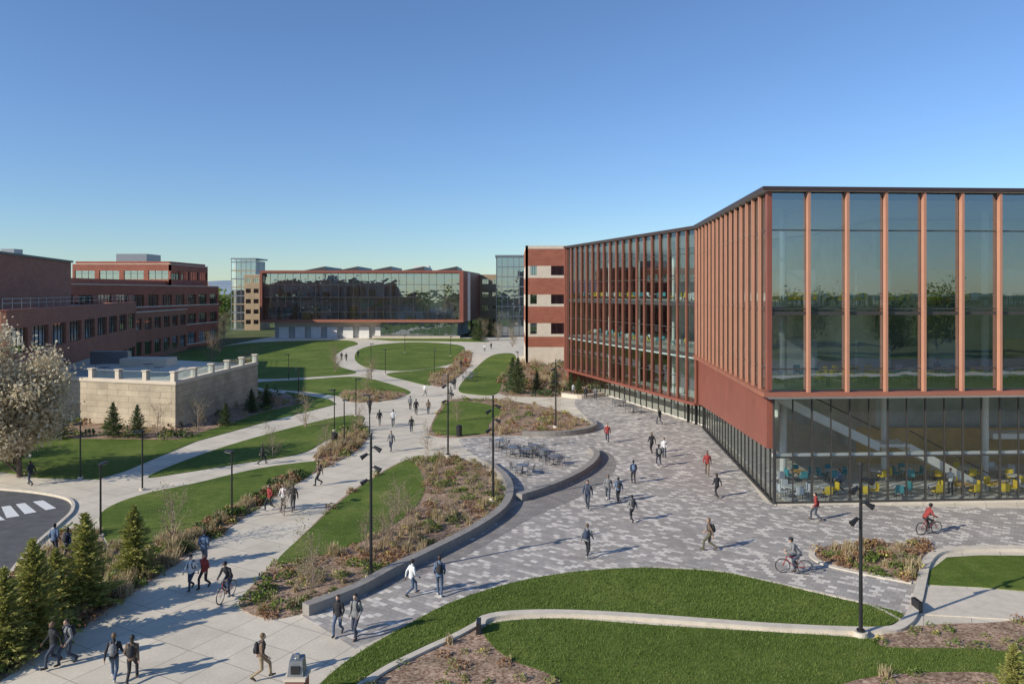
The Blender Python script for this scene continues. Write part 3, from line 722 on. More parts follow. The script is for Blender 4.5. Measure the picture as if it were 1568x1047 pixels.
mb.fbox((-76, 262), A, 0, 35, -.5, 0, zb - .1, zt + .1, TERRAD)
mb.box(-74, -13, 234.6, 235, zb, zt - .4, CEIL)
n = 26
for i in range(n):
    c = .8 + (LL - 2) * i / n; mb.fbox(A, B, c - .05, c + .05, -.6, -.42, zb + .7, zt - .6, MULLION)
for z in (8.0, 12.4, 16.2): mb.fbox(A, B, .8, LL - 1.2, -.58, -.44, z - .06, z + .06, MULLION)
# interior: timber bays, shelves
R = random.Random(3)
for zf in (5.4, 12.6):
    for k in range(20):
        x = -73 + k * 2.9; mb.box(x, x + R.uniform(1, 2.6), 230 + R.uniform(0, 3), 234, zf, zf + R.choice((1.3, 2.1, 2.9, 4.2)), R.choice((INWARM, YELLOW, CEIL, INDARK, INWARM)))
for k in range(9): mb.cyl((-72 + k * 7, 229.5, zb), (-72 + k * 7, 229.5, zt - .4), .35, .35, WHITE, 10, False)
mb.hexa([(-48, 229.3, 5.2), (-38, 229.3, 12), (-38, 231, 12), (-48, 231, 5.2), (-48, 229.3, 5.9), (-38, 229.3, 12.7), (-38, 231, 12.7), (-48, 231, 5.9)], INWARM)
# ground floor
mb.prism(offset_poly(Fp, 3.5), 0, zb, DARKM, INDARK)
mb.fbox(A, B, 4, LL - 2, -3.4, -3.3, 3.4, zb - .1, CREAM)
for k in range(7): mb.fbox(A, B, 5 + k * 4.9, 8 + k * 4.9, -3.2, -2.6, 0, 3.4, WHITE)
mb.fquad(A, B, 36, LL - 2, -2.5, 0, zb - .1, GLASS_FAR)
for k in range(12): mb.fbox(A, B, 36 + k * 2, 36.1 + k * 2, -2.55, -2.4, 0, zb - .1, GREYM)
mb.fbox(A, B, 34, LL - 1, -.3, 0, 0, .8, CREAM)
mb.obj("walls_and_glazing", lb)
mb = MB()
for k in range(5):
    x = -66 + k * 10.2; y0, y1 = 233, 256
    mb.add([(x, y0, zt), (x + 8.5, y0, zt), (x + 8.2, y0, zt + 1.6), (x, y1, zt), (x + 8.5, y1, zt), (x + 8.2, y1, zt + 1.6)],
           [(0, 1, 2), (3, 5, 4), (0, 2, 5, 3), (1, 4, 5, 2), (0, 3, 4, 1)], MULLION)
mb.box(-32, -27, 245, 250, zt, zt + 2.2, WHITE); mb.obj("roof_skylights", lb)

# ---- left brick buildings
lbk = empty("brick_hall"); mb = MB()
# facade faces +x, running from near (south) to far (north)
b = (-69.8, 140); a = (-52.0, 77.5)
zt1 = facade(mb, a, b, 0, [(1.0, 3.0), (3.4, 2.7)], 7.2, 1.6, BRICK2, GLASS_DK, DARKM, 1.9, sub=3, cap=TERRAD)
mb.fbox(b, (-110, 150), 0, 40, -.5, 0, 0, 12.0, BRICK2)
mb.fbox((-110, 82), a, 0, 57.8, -.5, -.01, 0, 12.0, BRICK2)
mb.prism([(-52.8, 78.2), (-70.2, 139.5), (-110, 148), (-109, 82.6)], 0, 11.6, ROOF, INDARK)
mb.prism([(-60.5, 84), (-64.5, 98), (-70.8, 121), (-108, 125), (-100, 84)], 11.6, 18.7, ROOF, BRICK2)
mb.prism([(-60.3, 83.8), (-64.3, 98), (-70.6, 121.3), (-108.3, 125.3), (-100.2, 83.8)], 18.7, 19.0, ROOF, DARKM)
for i in range(24):
    t = i / 23; x = a[0] + (b[0] - a[0]) * t - .4; y = a[1] + (b[1] - a[1]) * t; mb.cyl((x, y, 12.1), (x, y, 13.3), .03, .03, GREYM, 5)
for z in (13.3, 12.8): mb.cyl((a[0] - .4, a[1], z), (b[0] - .4, b[1], z), .03, .03, GREYM, 5)
for (x, y, w_, h_) in ((-80, 96, 3, 1.8), (-88, 108, 4, 2.2), (-76, 112, 2, 1.4)): mb.box(x, x + w_, y, y + w_, 19.0, 19.0 + h_, GREYM)
mb.obj("walls_and_windows", lbk)
lb2 = empty("brick_classroom_building"); mb = MB()
a, b = (-83, 130), (-80.6, 207)
facade(mb, a, b, 0, [(1, 2.8), (2.2, 2.6), (2.2, 2.6)], 6.4, 1.8, BRICK, GLASS_DK, DARKM, 2.0, sub=3, cap=CREAM, band=CREAM)
mb.fbox(b, (-130, 209), 0, 49, -.5, 0, 0, 15.4, BRICK)
mb.box(-130, -83.6, 131, 206.4, 0, 15.3, ROOF)
mb.box(-126, -88, 150, 200, 15.3, 16.8, BRICK)
mb.obj("walls_and_windows", lb2)
lb3 = empty("brick_lab_building"); mb = MB()
a, b = (-112, 192), (-87, 192)
mb.box(-111.5, -87.5, 192.6, 215, 0, 21.8, BRICK)
facade(mb, a, b, 0, [(16.4, 0.01), (.8, 2.2)], 6, 1.2, BRICK, GLASS_DK, DARKM, 1.6, sub=2)
facade(mb, (-87, 192), (-87, 215.5), 0, [(16.4, .01), (.8, 2.2)], 6, 1.0, BRICK, GLASS_DK, DARKM, 1.6, sub=2)
mb.box(-104, -96, 198, 206, 21.8, 24, GREYM); mb.obj("walls_and_windows", lb3)
lb4 = empty("brick_annex"); mb = MB()
facade(mb, (-75.5, 150), (-78.5, 182), 0, [(1, 2.8), (2.4, 2.4)], 5, 1.6, BRICK2, GLASS_DK, DARKM, 1.2, sub=2)
mb.box(-86, -79.2, 150.6, 182, 0, 9.8, BRICK2); mb.fbox((-90, 150), (-75.5, 150), 0, 14.4, -.5, -.01, 0, 9.9, BRICK2); mb.obj("walls_and_windows", lb4)

# ---- stone terrace box
tr = empty("stone_terrace"); mb = MB()
P0, P1, P2 = (-48.8, 81.6), (-34.4, 77.0), (-33.4, 99.0); zw = 4.5
TP = [P0, P1, P2, (-62, 112), (-62, 84)]
mb.prism(TP, -.05, zw, CONC, STONE)
LF = math.dist(P0, P1); LS = math.dist(P1, P2)
mb.fbox(P0, P1, -.1, LF + .1, -.6, .08, zw, zw + .35, CREAM); mb.fbox(P1, P2, .1, LS, -.6, .08, zw, zw + .351, CREAM)
mb.obj("walls", tr); mb = MB()
for i in range(5):
    c = .2 + i * (LF - .8) / 4; mb.fbox(P0, P1, c, c + .5, -.5, .04, zw + .35, zw + 1.25, CREAM); mb.fbox(P0, P1, c - .08, c + .58, -.58, .12, zw + 1.25, zw + 1.38, CREAM)
for i in range(1, 6):
    c = i * (LS - .6) / 5; mb.fbox(P1, P2, c, c + .5, -.5, .04, zw + .35, zw + 1.25, CREAM); mb.fbox(P1, P2, c - .08, c + .58, -.58, .12, zw + 1.25, zw + 1.38, CREAM)
mb.obj("parapet_piers", tr); mb = MB()
for Pa, Pb, LL2 in ((P0, P1, LF), (P1, P2, LS)):
    mb.fquad(Pa, Pb, .3, LL2 - .3, -.25, zw + .45, zw + 1.2, GLASS_RAIL); mb.fbox(Pa, Pb, .3, LL2 - .3, -.28, -.22, zw + 1.2, zw + 1.26, GREYM)
mb.obj("glass_railing", tr); mb = MB()
mb.box(-50, -44, 96, 99, zw, zw + 1.0, CREAM); mb.box(-56, -51, 100, 101, zw, zw + 1.6, GREYM)
for i in range(5): tablemesh(mb, -54 + i * 3.2, 88 + (i % 2) * 4, zw, DARKM, .6)
mb.obj("terrace_furniture", tr)

# ---- hills and distant trees
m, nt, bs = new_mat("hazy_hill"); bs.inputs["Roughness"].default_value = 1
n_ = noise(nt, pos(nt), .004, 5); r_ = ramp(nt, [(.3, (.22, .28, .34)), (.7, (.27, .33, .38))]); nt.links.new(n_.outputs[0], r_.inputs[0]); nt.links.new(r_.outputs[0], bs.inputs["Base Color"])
mb = MB(); vs = []; fs = []; K = 160
for i in range(K):
    x = -5000 + 10000 * i / (K - 1); hgt = 105 + 20 * math.sin(x * .0011 + 1) + 10 * math.sin(x * .004) + 5 * math.sin(x * .013)
    vs += [(x, 4200, -5), (x, 4700, hgt), (x, 5600, -5)]
for i in range(K - 1):
    q = 3 * i; fs += [(q, q + 3, q + 4, q + 1), (q + 1, q + 4, q + 5, q + 2)]
mb.add(vs, fs, m); mb.obj("hills", smooth=True)
V = []; M = []
for i in range(420):
    x = random.uniform(-420, 420); y = random.uniform(300, 560); r = random.uniform(3, 6.5)
    k = random.choice((0, 4, 2, 0, 3)); nn = 90
    d = unit(nn); C = np.array([x, y, r * 1.3]) + d * rng.uniform(.5, 1, (nn, 1)) * np.array([r, r, r * 1.25])
    q = leafq(C, r * .32); V.append(q); M.append(np.full(len(q), {0: 0, 4: 4, 2: 2, 3: 0}[k]))
me = quads_mesh("distant_trees", np.concatenate(V), np.concatenate(M), PLANTM); o = bpy.data.objects.new("distant_trees", me); COL.objects.link(o)

# ------------------------------------------------------------------ trees placed
def P3(u, v): x, y = S(u, v); return (x, y, .03)
for i, (u, v, h) in enumerate([(205, 882, 3.5), (130, 935, 4.3), (50, 992, 4.3), (6, 1015, 3.6), (85, 955, 3.2), (-40, 960, 4.4)]):
    inst("spruce_tree", SPR[i % 2], P3(u, v), i * 1.3, h / 4)
for i, (u, v, h) in enumerate([(173, 670, 3.4), (210, 671, 3.2), (345, 652, 2.4), (385, 632, 2.8), (408, 626, 3.0), (92, 672, 3.5), (60, 668, 2.6)]):
    inst("evergreen_tree", SPRD, P3(u, v), i * 2.1, h / 3.4)
for i, (u, v, h) in enumerate([(793, 603, 5.0), (785, 594, 4.5), (822, 600, 3.0), (850, 596, 3.2), (874, 600, 2.6), (886, 603, 2.4), (735, 522, 6), (728, 521, 5), (750, 516, 6)]):
    inst("evergreen_tree", SPRD, P3(u, v), i * 1.7, h / 3.4)
inst("blossom_tree", BLOS, P3(30, 730), .4, 1.06)
inst("spruce_tree", SPR[0], P3(1552, 1075), 0, .5)
for i, (u, v, h) in enumerate([(265, 838, 3.6), (480, 900, 3.2), (600, 835, 3.2), (586, 840, 2.4), (435, 790, 2.6), (560, 850, 2.4), (745, 760, 2.6), (418, 700, 3.0), (468, 655, 4), (720, 752, 2.4), (548, 660, 3.4), (650, 740, 2.4),
                              (1375, 868, 1.5), (700, 645, 3.2), (655, 690, 2.6), (303, 660, 3.6), (240, 672, 3.6), (560, 612, 3.5), (680, 725, 2.4), (500, 690, 3.2), (780, 640, 3), (850, 640, 2.5), (610, 790, 2.6), (470, 915, 2.2), (625, 815, 2.8), (690, 790, 2.2)]):
    inst("sapling", SAP[i % 3], P3(u, v), i * 1.1, h / 3.2)
for i, (x, y, s) in enumerate([(-31, 132, .6), (-60, 150, .8), (-66, 170, .8), (-86, 225, 1.0), (-92, 240, 1), (-4, 215, .7), (0, 190, .7), (-9, 228, .8), (-58, 128, .7), (-45, 128, .6), (-22, 118, .5)]):
    inst("bare_tree", BARET[i % 2], (x, y, 0), i, s)
for i, (x, y, s) in enumerate([(-56, 52, .72), (-50, 60, .5), (-62, 60, .7), (-45, 8, .8), (-60, 24, .9), (-70, 5, 1), (-30, -55, 1.0), (-8, -70, 1.1), (10, -60, .9), (24, -75, 1.1), (38, -62, 1.0), (52, -78, 1.15), (66, -64, .95), (82, -70, 1.1), (-50, -60, 1.1), (100, -66, 1), (118, -74, 1.1)]):
    inst("shade_tree", BIGT[i % 2], (x, y, 0), i * 2, s)
# building across the road behind, seen only as a reflection
bk = empty("brick_dormitory"); mb = MB(); facade(mb, (95, -95), (-20, -95), 0, [(1.2, 1.8)] * 3, 4, 1.6, BRICK, GLASS_DK, DARKM, 1.2, sub=1); mb.box(-19.5, 94.5, -110, -95.6, 0, 10, BRICK); mb.obj("walls", bk)

# ------------------------------------------------------------------ street lamps
def flood_lamp():
    mb = MB(); mb.cyl((0, 0, -.05), (0, 0, .22), .30, .28, KERB, 16); mb.cyl((0, 0, .22), (0, 0, .3), .17, .17, DARKM, 12)
    mb.cyl((0, 0, .3), (0, 0, 7.2), .085, .06, DARKM, 12)
    for z, sx in ((6.55, 1), (6.2, -1), (5.55, 1), (4.9, -1)):
        mb.cyl((0, 0, z), (sx * .2, 0, z + .02), .03, .03, DARKM, 6)
        p = Vector((sx * .16, -.02, z + .06)); q = Vector((sx * .46, -.10, z - .12))
        mb.cyl(p, q, .07, .115, DARKM, 12); mb.cyl(q, q + (q - p).normalized() * .04, .13, .13, DARKM, 12)
    mb.cyl((0, 0, 7.2), (0, 0, 7.27), .09, .07, DARKM, 10)
    return [("pole_and_heads", mb.mesh("flood_lamp"))]
def post_lamp():
    mb = MB(); mb.cyl((0, 0, -.05), (0, 0, .12), .2, .2, KERB, 12); mb.cyl((0, 0, .1), (0, 0, 4.1), .06, .05, DARKM, 10)
    mb.cyl((0, 0, 4.1), (.0, 0, 4.18), .1, .1, DARKM, 10); mb.box(-.12, .62, -.13, .13, 4.16, 4.26, DARKM); mb.box(.05, .58, -.1, .1, 4.135, 4.158, WHITEP)
    return [("pole_and_head", mb.mesh("post_lamp"))]
FL = flood_lamp(); PL = post_lamp()
for u, v, r in ((1318, 975, .15), (568, 885, .1), (755, 767, .2), (686, 700, .1), (851, 655, 0)): inst("street_lamp", FL, P3(u, v), r, .97)
for i, (u, v) in enumerate([(154, 822), (355, 795), (218, 750), (123, 733), (527, 682), (545, 637), (303, 642), (590, 573), (442, 583), (457, 612), (665, 572), (568, 560), (690, 545), (793, 578), (566, 672), (512, 660), (620, 540)]):
    inst("lamp_post", PL, P3(u, v), math.pi / 2 + i, .98)

# ------------------------------------------------------------------ cafe furniture, bin, pillar
def cafe_chair():
    mb = MB()
    for sx in (-.21, .21):
        mb.cyl((sx, -.2, 0), (sx, -.2, .45), .014, .014, DARKM, 5); mb.cyl((sx, .22, 0), (sx * .95, .18, .45), .014, .014, DARKM, 5); mb.cyl((sx * .95, .18, .45), (sx * .95, .27, .85), .014, .014, DARKM, 5)
        mb.cyl((sx, -.2, .65), (sx * .98, .23, .66), .014, .014, DARKM, 5); mb.cyl((sx, -.2, .45), (sx, -.2, .65), .012, .012, DARKM, 5)
    for i in range(9): y = -.2 + i * .046; mb.box(-.21, .21, y, y + .03, .445, .458, GREYM)
    for i in range(7): z = .5 + i * .05; y = .19 + (z - .45) * .22; mb.box(-.2, .2, y, y + .012, z, z + .03, GREYM)
    return [("frame_and_slats", mb.mesh("cafe_chair"))]
def cafe_table():
    mb = MB(); mb.cyl((0, 0, .72), (0, 0, .745), .5, .5, GREYM, 20); mb.cyl((0, 0, .02), (0, 0, .72), .035, .035, DARKM, 8)
    for k in range(4):
        a = k * 1.571 + .78; mb.cyl((0, 0, .08), (math.cos(a) * .36, math.sin(a) * .36, 0.01), .02, .015, DARKM, 5)
    return [("top_and_base", mb.mesh("cafe_table"))]
CH = cafe_chair(); CT = cafe_table()
for k, (u, v) in enumerate([(785, 697), (806, 700), (832, 702), (848, 712), (800, 726), (818, 694), (765, 686), (722, 578), (716, 584), (970, 632), (948, 622)]):
    x, y = S(u, v); inst("cafe_table", CT, (x, y, .017))
    for q in range(4):
        a = q * 1.571 + k * .7; inst("cafe_chair", CH, (x - math.sin(a) * .72, y + math.cos(a) * .72, .017), a)
mb = MB(); mb.cyl((0, 0, 0), (0, 0, .95), .27, .3, DARKM, 16); mb.cyl((0, 0, .95), (0, 0, 1.0), .33, .33, DARKM, 16); mb.cyl((0, 0, 1.0), (0, 0, 1.1), .25, .12, DARKM, 16); BIN = [("body", mb.mesh("litter_bin"))]
inst("litter_bin", BIN, P3(703, 668)); inst("litter_bin", BIN, P3(512, 680))
x, y = S(455, 1078); bp = empty("brick_pillar", (x, y, 0)); mb = MB()
mb.box(-.32, .32, -.32, .32, -.05, .95, BRICK); mb.box(-.37, .37, -.37, .37, .95, 1.05, CREAM)
mb.hexa([(-.27, -.24, 1.05), (.27, -.24, 1.05), (.27, .24, 1.05), (-.27, .24, 1.05), (-.22, -.16, 1.55), (.22, -.16, 1.55), (.22, .2, 1.62), (-.22, .2, 1.62)], GREYM)
mb.box(-.15, .15, -.262, -.20, 1.15, 1.4, DARKM); mb.cyl((0, .02, 1.58), (0, .02, 1.72), .1, .08, GLASS_DK, 12); mb.obj("pillar", bp)
for u, v in ((1404, 935), (733, 968)):
    x, y = S(u, v); mb = MB(); mb.box(x - .09, x + .09, y - .3, y + .3, 0, .5, DARKM); mb.obj("bollard_light")

# ------------------------------------------------------------------ people
def ik(h, f, l1, l2, bend):
    h = Vector(h); f = Vector(f); d = f - h; L = min(d.length, (l1 + l2) * .999); dn = d.normalized()
    a = (l1 * l1 - l2 * l2 + L * L) / (2 * L); hh = math.sqrt(max(0, l1 * l1 - a * a))
    b = Vector(bend); b = (b - dn * b.dot(dn)).normalized(); return h + dn * a + b * hh
PTAGS = ['top', 'pants', 'skin', 'hair', 'shoes']
dummy = {t: bpy.data.materials.new("cloth_" + t) for t in PTAGS}
def person_mesh(name, pelvis, neck, footL, footR, handL, handR, pitchL=0, pitchR=0, long=False):
    mb = MB(); segs = []
    D = dummy['top']
    def cap(p0, p1, r0, r1, tag):
        mb.cyl(p0, p1, r0, r1, D, 12); mb.ell(p0, (r0,) * 3, D); mb.ell(p1, (r1,) * 3, D); segs.append((Vector(p0), Vector(p1), r0, r1, tag))
    pel = Vector(pelvis); nk = Vector(neck); ax = (nk - pel).normalized(); X = Vector((1, 0, 0)); Yv = ax.cross(X).normalized(); T = (nk - pel).length
    rings = [(-.12, .135, .10), (-.08, .165, .125), (.08, .172, .125), (.3, .155, .112), (.58, .182, .125), (.8, .19, .118), (.92, .14, .09), (1.0, .07, .065)]
    vs = []; n = 16
    for t, rx, ry in rings:
        c = pel + ax * (T * t)
        for i in range(n):
            a = 2 * math.pi * i / n; vs.append(c + X * (rx * math.cos(a)) + Yv * (ry * math.sin(a)))
    fs = [tuple(range(n - 1, -1, -1)), tuple(range((len(rings) - 1) * n, len(rings) * n))]
    for j in range(len(rings) - 1):
        for i in range(n): fs.append((j * n + i, j * n + (i + 1) % n, (j + 1) * n + (i + 1) % n, (j + 1) * n + i))
    mb.add(vs, fs, D)
    segs.append((pel + ax * (T * -.02), pel + ax * (T * .9), .15, .15, 'top')); segs.append((pel - ax * .1, pel - ax * .06, .12, .12, 'pants'))
    # head
    hc = nk + Vector((0, .02 + ax.y * .05, .165)); cap(nk - ax * .03, hc - Vector((0, 0, .05)), .058, .052, 'skin')
    mb.ell(hc, (.077, .098, .115), D, 14, 10); mb.ell(hc + Vector((0, .045, -.06)), (.05, .052, .055), D); segs.append((hc, hc + Vector((0, 0, .02)), .09, .09, 'head'))
    mb.ell(hc + Vector((0, .105, -.02)), (.014, .022, .022), D); mb.ell(hc + Vector((0, .098, -.062)), (.024, .012, .009), D)
    for sx in (-1, 1): mb.ell(hc + Vector((sx * .08, -.005, -.015)), (.014, .02, .03), D); mb.ell(hc + Vector((sx * .03, .085, .035)), (.022, .014, .008), D)
    mb.ell(hc + Vector((0, -.02, .025)), (.088, .10, .108), D, 14, 10)
    if long: mb.ell(hc + Vector((0, -.08, -.10)), (.075, .05, .13), D); segs.append((hc + Vector((0, -.09, -.02)), hc + Vector((0, -.09, -.16)), .05, .05, 'hair'))
    # legs
    for sx, ft, pit in ((-1, footL, pitchL), (1, footR, pitchR)):
        hip = pel + Vector((sx * .09, 0, -.04)); ft = Vector(ft); kn = ik(hip, ft, .44, .43, (sx * .05, 1, 0.15))
        cap(hip, kn, .092, .064, 'pants'); cap(kn, ft, .064, .05, 'pants')
        c, s_ = math.cos(pit), math.sin(pit)
        heel = ft + Vector((0, -.05 * c, -.045)); toe = ft + Vector((0, .17 * c, -.05 - .17 * s_)); ball = ft + Vector((0, .08 * c, -.045 - .08 * s_))
        cap(ft + Vector((0, 0, -.02)), heel, .046, .04, 'shoes'); cap(heel, ball, .042, .045, 'shoes'); cap(ball, toe, .045, .034, 'shoes')
    # arms & hands
    for sx, hd in ((-1, handL), (1, handR)):
        sh = nk - ax * .09 + Vector((sx * .175, 0, 0)); hd = Vector(hd); el = ik(sh, hd, .29, .26, (sx * .35, -1, -.2))
        cap(sh, el, .064, .05, 'top'); cap(el, hd, .05, .036, 'top')
        dr = (hd - el).normalized(); cap(hd, hd + dr * .02, .028, .028, 'skin'); pm = hd + dr * .07; fw = Vector((0, 1, 0)); fw = (fw - dr * fw.dot(dr)).normalized()
        cap(hd + dr * .03, pm, .03, .034, 'skin')
        for k, ln in enumerate((.062, .072, .068, .052)):
            b0 = pm + fw * (.028 - k * .019) + dr * .015; side = Vector((-sx * .3, 0, 0)); b1 = b0 + (dr + side * .3) .normalized() * ln * .55; b2 = b1 + (dr + side * 1.6).normalized() * ln * .5
            cap(b0, b1, .0115, .0105, 'skin'); cap(b1, b2, .0105, .009, 'skin')
        t0 = hd + dr * .035 + fw * .02; t1 = t0 + (fw + dr * .6).normalized() * .04; cap(t0, t1, .014, .012, 'skin'); cap(t1, t1 + (dr + fw * .2).normalized() * .03, .012, .01, 'skin')
    ob = mb.obj(name + "_tmp"); md = ob.modifiers.new("r", 'REMESH'); md.mode = 'VOXEL'; md.voxel_size = .0135
    sm = ob.modifiers.new("s", 'SMOOTH'); sm.iterations = 2; sm.factor = .5
    dg = bpy.context.evaluated_depsgraph_get(); me = bpy.data.meshes.new_from_object(ob.evaluated_get(dg)); me.name = name
    bpy.data.objects.remove(ob)
    me.materials.clear()
    for t in PTAGS: me.materials.append(dummy[t])
    nP = len(me.polygons); cen = np.zeros(nP * 3); me.polygons.foreach_get("center", cen); cen = cen.reshape(-1, 3)
    best = np.full(nP, 1e9); tag = np.zeros(nP, int)
    for p0, p1, r0, r1, tg in segs:
        a = np.array(p0); b = np.array(p1) - a; l2 = (b @ b) or 1e-9; t = np.clip(((cen - a) @ b) / l2, 0, 1)
        d = np.linalg.norm(cen - a - t[:, None] * b, axis=1) - (r0 + (r1 - r0) * t)
        ti = 5 if tg == 'head' else PTAGS.index(tg); k = d < best; best[k] = d[k]; tag[k] = ti
    q = cen - np.array(hc); hd = tag == 5; hair = hd & ((q[:, 2] > .062) | ((q[:, 1] < .0) & (q[:, 2] > -.075)) | ((np.abs(q[:, 0]) > .066) & (q[:, 1] < .035) & (q[:, 2] > .0)))
    tag[hd] = 2; tag[hair] = 3
    me.polygons.foreach_set("material_index", tag.astype(np.int32)); me.polygons.foreach_set("use_smooth", [True] * nP); me.update(); return me, hc
hz = .905
PM = {}
PM['walk1'] = person_mesh("walk1", (0, 0, hz), (0, .04, 1.46), (-.09, .34, .12), (.09, -.33, .19), (-.27, -.16, .88), (.26, .24, .93), -.25, .75)
PM['walk2'] = person_mesh("walk2", (0, 0, hz), (0, .04, 1.46), (-.09, -.30, .17), (.09, .31, .11), (-.25, .22, .92), (.27, -.15, .88), .65, -.2, long=True)
PM['step'] = person_mesh("step", (0, 0, .93), (0, .03, 1.485), (-.09, .16, .095), (.09, -.18, .12), (-.2, .10, .94), (.21, .12, .95), 0, .3)
PM['stand'] = person_mesh("stand", (0, 0, .945), (0, .01, 1.50), (-.11, .02, .09), (.11, -.02, .09), (-.26, .03, .92), (.12, .30, 1.22), 0, 0)
PM['ride'] = person_mesh("ride", (0, -.24, 1.02), (0, .10, 1.49), (-.12, -.02, .25), (.12, -.12, .50), (-.24, .34, 1.07), (.24, .34, 1.07), .1, .1)
# backpack
def pack_mesh():
    mb = MB(); D = dummy['top']
    mb.ell((0, -.19, 1.24), (.15, .10, .23), D, 14, 10); mb.ell((0, -.27, 1.15), (.11, .05, .12), D, 12, 8)
    for sx in (-1, 1):
        pts = [(sx * .09, -.13, 1.42), (sx * .10, -.02, 1.475), (sx * .10, .09, 1.42), (sx * .11, .13, 1.28), (sx * .14, .07, 1.12), (sx * .14, -.1, 1.08)]
        for i in range(5): mb.cyl(pts[i], pts[i + 1], .022, .022, D, 6)
    return mb.mesh("backpack", True)
PACK = pack_mesh()
eb = MB(); hc = PM['walk1'][1]
for sx in (-1, 1): eb.ell((sx * .03, .088, .012), (.011, .008, .008), DARKM, 6, 4)
EYES = eb.mesh("eyes", True)
def cloth(c, r=.85):
    nm = "cloth_%02d_%02d_%02d" % tuple(int(x * 100) for x in c); return simple(nm, c, r, .22, 9, obj=True, bmp=.2, bscale=30)
def person(name, u, v, pose, face, top, pants, h=1.76, pack=None, hair=(.03, .02, .015), skin=(.5, .31, .22), xy=None, z=.014):
    x, y = xy if xy else S(u, v); e = empty(name, (x, y, z), face, h / 1.77)
    me, hc = PM[pose]; o = bpy.data.objects.new("body", me); COL.objects.link(o); o.parent = e
    for i, mt in enumerate((cloth(top), cloth(pants), simple("skin_%d" % int(skin[0] * 100), skin, .55, .06, 5, obj=True), simple("hair_%d" % int(hair[0] * 1000), hair, .6, .2, 20, obj=True), cloth(random.choice(((.03, .03, .03), (.5, .5, .5), (.1, .07, .05)))))):
        o.material_slots[i].link = 'OBJECT'; o.material_slots[i].material = mt
    ey = bpy.data.objects.new("eyes", EYES); COL.objects.link(ey); ey.parent = e; ey.location = hc
    if pack and pose != 'ride':
        p = bpy.data.objects.new("backpack", PACK); COL.objects.link(p); p.parent = e; p.location = (0, .02, -.03 if 'walk' in pose else 0)
        p.material_slots[0].link = 'OBJECT'; p.material_slots[0].material = cloth(pack)
    return e
BLK = (.025, .026, .03); NVY = (.035, .05, .09); JEAN = (.08, .115, .18); DJ = (.045, .055, .08); GRY = (.2, .2, .2); WHT = (.65, .65, .64); RED = (.28, .04, .035); BRN = (.16, .11, .075); TAN = (.32, .24, .15); BLU = (.11, .16, .25); OLV = (.10, .10, .06)
ppl = [(82, 1020, 'walk1', 2.6, BLK, DJ, None), (104, 1016, 'walk2', 2.7, GRY, DJ, BLK), (174, 1042, 'walk1', .3, BLK, JEAN, GRY), (202, 1044, 'walk2', .2, BRN, BLK, BLK),
       (400, 1040, 'walk1', -1.3, BRN, TAN, BLK), (518, 972, 'walk2', 3.0, BLK, JEAN, None), (545, 977, 'step', 2.8, GRY, DJ, BLK), (630, 912, 'walk1', -.9, WHT, JEAN, None), (673, 912, 'step', 0, BLU, JEAN, BLK),
       (83, 852, 'step', 0, BLU, DJ, None), (103, 857, 'walk2', 0, NVY, DJ, BLK), (293, 903, 'walk1', 3.0, WHT, DJ, BLK), (313, 900, 'walk2', 2.9, RED, BLK, None), (312, 866, 'step', 0, BLU, JEAN, None),
       (413, 781, 'walk2', 2.6, RED, BLK, None), (434, 781, 'walk1', 2.8, WHT, DJ, RED), (449, 783, 'walk2', .4, BLK, DJ, BLK), (488, 743, 'walk1', 2.4, BRN, BLK, NVY), (401, 711, 'walk1', -1.2, BLK, BLK, None), (47, 743, 'walk2', 1.2, BLK, DJ, None),
       (566, 633, 'step', 0, BLK, BLK, None), (581, 652, 'walk1', 0, BLK, GRY, BLK), (602, 653, 'walk2', .2, WHT, DJ, None), (599, 691, 'walk1', 3, GRY, DJ, NVY), (630, 663, 'walk2', .2, BLK, DJ, None), (637, 635, 'walk1', .1, BLK, BLK, None), (628, 628, 'step', 0, GRY, BLK, None),
       (656, 634, 'walk2', .2, BRN, DJ, None), (650, 607, 'walk1', -1, WHT, GRY, None), (696, 596, 'step', 0, BLK, DJ, None), (690, 612, 'walk2', 0, GRY, BLK, None), (706, 565, 'walk1', 0, BLK, DJ, None), (713, 560, 'walk2', 0, RED, DJ, None), (523, 552, 'step', 0, BLK, BLK, None), (530, 553, 'walk1', 0, BLK, DJ, None), (548, 548, 'walk1', 0, BLK, BLK, None),
       (930, 678, 'walk1', 3, RED, DJ, None), (998, 694, 'walk2', .2, BLK, BLK, None), (1009, 714, 'walk1', .1, BLK, DJ, GRY), (1017, 700, 'step', 3, WHT, DJ, None), (1083, 727, 'walk1', 2.9, RED, BRN, None), (1098, 762, 'walk2', .3, BLK, BLK, None),
       (970, 740, 'step', 0, NVY, BLK, BLU), (931, 766, 'walk1', 3, GRY, DJ, None), (947, 769, 'walk2', .1, BLU, BLK, BLK), (900, 778, 'walk1', 2.9, NVY, DJ, GRY), (968, 799, 'walk2', .3, GRY, BLK, BLK), (899, 853, 'walk1', -.4, GRY, BLK, NVY), (1087, 843, 'walk1', 1.3, BRN, OLV, BLK),
       (1250, 797, 'walk2', 1.2, RED, DJ, None), (897, 612, 'step', 0, BLK, BLK, None), (912, 612, 'walk1', 0, GRY, DJ, None), (878, 606, 'walk1', .5, WHT, DJ, None), (1010, 650, 'walk1', .5, BLK, DJ, None), (752, 535, 'walk1', 0, BLK, DJ, None), (742, 538, 'walk2', 0, WHT, DJ, None)]
R = random.Random(9)
for (u, v, pz, fc, tp, pt, pk) in ppl:
    hr = R.choice(((.02, .014, .01), (.05, .03, .018), (.012, .01, .01), (.14, .09, .045))); sk = R.choice(((.5, .31, .22), (.42, .25, .17), (.22, .12, .08), (.55, .36, .27)))
    person("walking_student", u, v, pz, fc, tp, pt, R.uniform(1.66, 1.86), pk, hr, sk)
